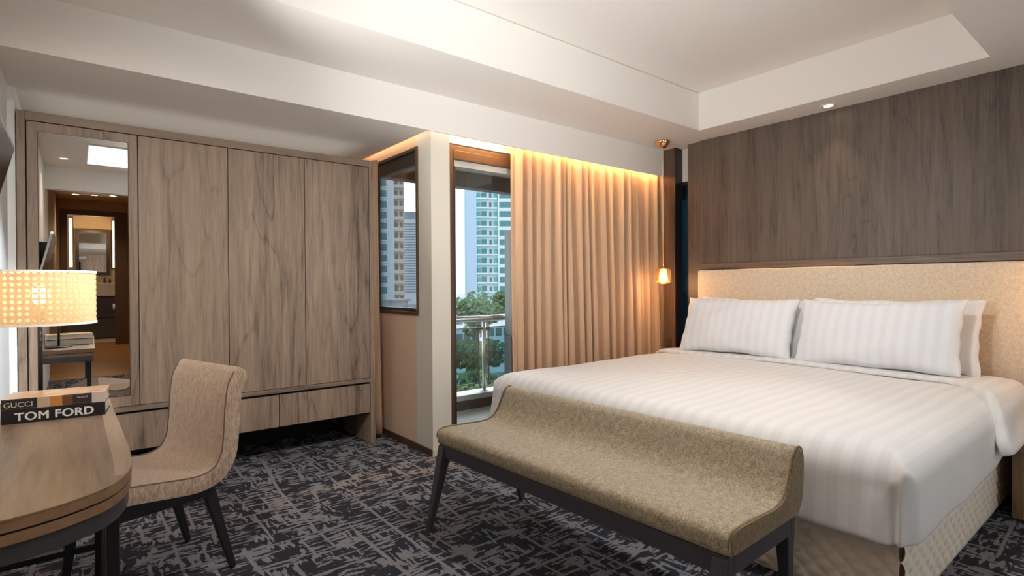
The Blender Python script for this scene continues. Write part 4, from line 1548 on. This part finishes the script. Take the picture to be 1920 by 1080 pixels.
tag(obj('street_ground', bx(-400, 900, 12, 900, GZ - 1, GZ), gmat, None), 'hazy grey-green ground far below the balcony', 'ground', kind='structure')


def wins(parent, name, m, xs, zs, y, w, h, d=0.2, local=True):
    """one mesh, many window objects"""
    first = None
    for x in xs:
        for z in zs:
            if first is None:
                first = obj(name, bx(-w / 2, w / 2, -d, 0.3, 0, h), m, parent, world=False)
                o = first
            else:
                o = first.copy()
                COL.objects.link(o)
            o.location = (x, y, z - GZ) if local else (x - parent.location.x, y - parent.location.y, z - GZ)
    return first


FL = 2.78
zs = [-9 + FL * k for k in range(16)]
# tower seen through the small window (local x along the front, y depth)
t1 = thing('apartment_tower', 'tall pale blue apartment tower with a column of windows, seen through the small window', 'building', (62.8, 130, GZ), -R(25.8))
def block(root, name, m, x0, x1, y0, y1, z0, z1):
    return obj(name, bx(x0, x1, y0, y1, z0 - GZ, z1 - GZ), m, root, world=False)
block(t1, 'wall_slab', M['tw_sky'], -5.5, 1.7, 0, 14, GZ, 48)
block(t1, 'balcony_wing', M['tw_beige'], 1.7, 4.3, 1.2, 14, GZ, 48)
wins(t1, 'window', M['teal'], [-1.15], zs, 0, 1.9, 1.7)
wins(t1, 'window_ledge', M['tw_white'], [-1.15], [z - 0.35 for z in zs], -0.1, 2.3, 0.25, 0.3)
wins(t1, 'balcony_slab', M['tw_beige'], [3.0], [z - 0.3 for z in zs], 1.2, 2.6, 0.9, 1.2)
wins(t1, 'balcony_window', M['win_dark'], [2.3, 3.6], zs, 1.2, 0.75, 2.0, 0.1)
# far striped office block
t2 = thing('office_block', 'distant white office block with grey horizontal bands', 'building', (214, 400, GZ), -R(28.1))
block(t2, 'body', M['far_white'], -14, 12, 0, 26, GZ, 56)
block(t2, 'roof_plant', M['far_grey'], -9, 10, 3, 22, 56, 63)
wins(t2, 'window_band', M['far_grey'], [-1], [-4 + 2.15 * k for k in range(27)], 0, 25.6, 1.0, 0.3)
# tower seen through the balcony door
t3 = thing('apartment_tower', 'tall pale blue tower with teal balconies, seen through the balcony door', 'building', (94.5, 130, GZ), -R(36.0))
block(t3, 'wall_slab', M['tw_blue'], -5.9, -2.9, 0, 15, GZ, 50)
block(t3, 'edge_strip', M['tw_pale'], -6.5, -5.9, 0.8, 15, GZ, 50)
block(t3, 'facade', M['tw_pale'], -2.9, 3.4, 1.4, 15, GZ, 50)
block(t3, 'facade_wing', M['tw_white'], 3.4, 9.5, 0.4, 15, GZ, 50)
wins(t3, 'balcony_slab', M['tw_white'], [-1.25], [z - 0.3 for z in zs], 1.4, 3.3, 0.45, 1.3)
wins(t3, 'balcony_slab', M['tw_white'], [1.95], [z - 0.3 for z in zs], 1.4, 2.6, 0.45, 0.8)
wins(t3, 'glass_door', M['teal'], [-0.7], zs, 1.4, 1.5, 1.8, 0.1)
wins(t3, 'balcony_glass', M['teal2'], [-2.2], zs, 1.0, 0.9, 1.5, 0.1)
wins(t3, 'window', M['win_dark'], [1.2], zs, 1.4, 0.7, 1.6, 0.1)
wins(t3, 'bay_window', M['teal2'], [2.7], zs, 1.0, 0.9, 1.7, 0.1)
wins(t3, 'wing_window', M['teal'], [6.3], zs, 0.4, 4.8, 1.7, 0.1)


def tree(px, py, top, r, m, label, seed):
    rnd = random.Random(seed)
    t = thing('broadleaf_tree', label, 'tree', (px, py, GZ), group='trees below the balcony')
    obj('trunk', tube(new(), [(px, py, GZ), (px + 0.2, py, GZ + 4), (px, py, top - r)], [0.35, 0.28, 0.15], 8), M['trunk'], t)
    bm_ = new()
    cs = [(rnd.gauss(0, r * 0.55), rnd.gauss(0, r * 0.4), -abs(rnd.gauss(0, r * 0.5)), r * rnd.uniform(0.35, 0.6)) for _ in range(11)]
    for cx_, cy_, cz_, cr_ in cs:
        for _ in range(150):
            a, b_ = rnd.uniform(0, 2 * PI), math.acos(rnd.uniform(-1, 1))
            p = Vector((px + cx_ + cr_ * math.sin(b_) * math.cos(a), py + cy_ + cr_ * math.sin(b_) * math.sin(a), top - r * 0.5 + cz_ + cr_ * math.cos(b_) * 0.8))
            s = 0.32 * rnd.uniform(0.6, 1.2)
            ax = Vector((rnd.gauss(0, 1), rnd.gauss(0, 1), rnd.gauss(0, 1))).normalized()
            ay = ax.orthogonal().normalized()
            vs = [bm_.verts.new(p + ax * s * i + ay * s * j * 0.7) for i, j in ((-1, 0), (0, -1), (1, 0), (0, 1))]
            bm_.faces.new(vs)
    obj('crown', bm_, m, t)
    return t


tree(34.6, 50, 0.0, 2.4, M['leaf'], 'round green tree at the foot of the teal balcony tower', 1)
tree(48.5, 62, 1.0, 2.6, M['leaf'], 'green tree at the right edge of the balcony door view', 2)
tree(39.5, 55, -1.5, 1.7, M['leaf2'], 'paler low tree in the gap between the two green trees', 3)
tree(30.8, 56, -1.2, 1.8, M['leaf2'], 'small tree seen low in the small window', 4)
tree(31, 44, -3.6, 2.2, M['leaf'], 'tree top just under the balcony handrail', 5)
tree(25.5, 36.5, -5.6, 2.0, M['leaf2'], 'tree top seen below the railing glass', 6)


def house(x0, x1, y0, y1, top, m, roof, label, nw):
    t = thing('low_building', label, 'building', ((x0 + x1) / 2, (y0 + y1) / 2, GZ), group='low buildings below the balcony')
    obj('walls', bx(x0, x1, y0, y1, GZ, top), m, t)
    obj('roof', bx(x0 - 0.4, x1 + 0.4, y0 - 0.4, y1 + 0.4, top, top + 0.35), roof, t)
    zz = [top - 2.4 - 3 * k for k in range(2)]
    wins(t, 'window', M['win_dark'], [x0 + (x1 - x0) * (i + 0.5) / nw for i in range(nw)], zz, y0, 1.2, 1.4, 0.08, local=False)
    return t


house(46, 52, 74, 84, -2.6, M['far_white'], M['roof_grey'], 'low white building left of the round green tree', 4)
house(53.5, 62, 76, 86, -2.2, M['far_white'], M['roof_grey'], 'low white building behind the round green tree', 5)
house(34, 42, 72, 82, -4.2, M['tw_white'], M['roof_grey'], 'low white house under the pale blue tower in the small window', 5)
house(44.4, 47.5, 90, 97, -1.5, M['far_grey'], M['roof_grey'], 'grey block at the foot of the striped office', 2)
house(20, 28, 26, 33, -8.6, M['tw_pale'], mat('roof_pinkish', (0.46, 0.38, 0.37), 0.8), 'building with a pinkish grey flat roof seen through the railing glass', 4)
house(33, 44, 30, 40, -6.6, M['tw_pale'], M['roof_grey'], 'pale building right of the pinkish roof, seen through the railing glass', 4)
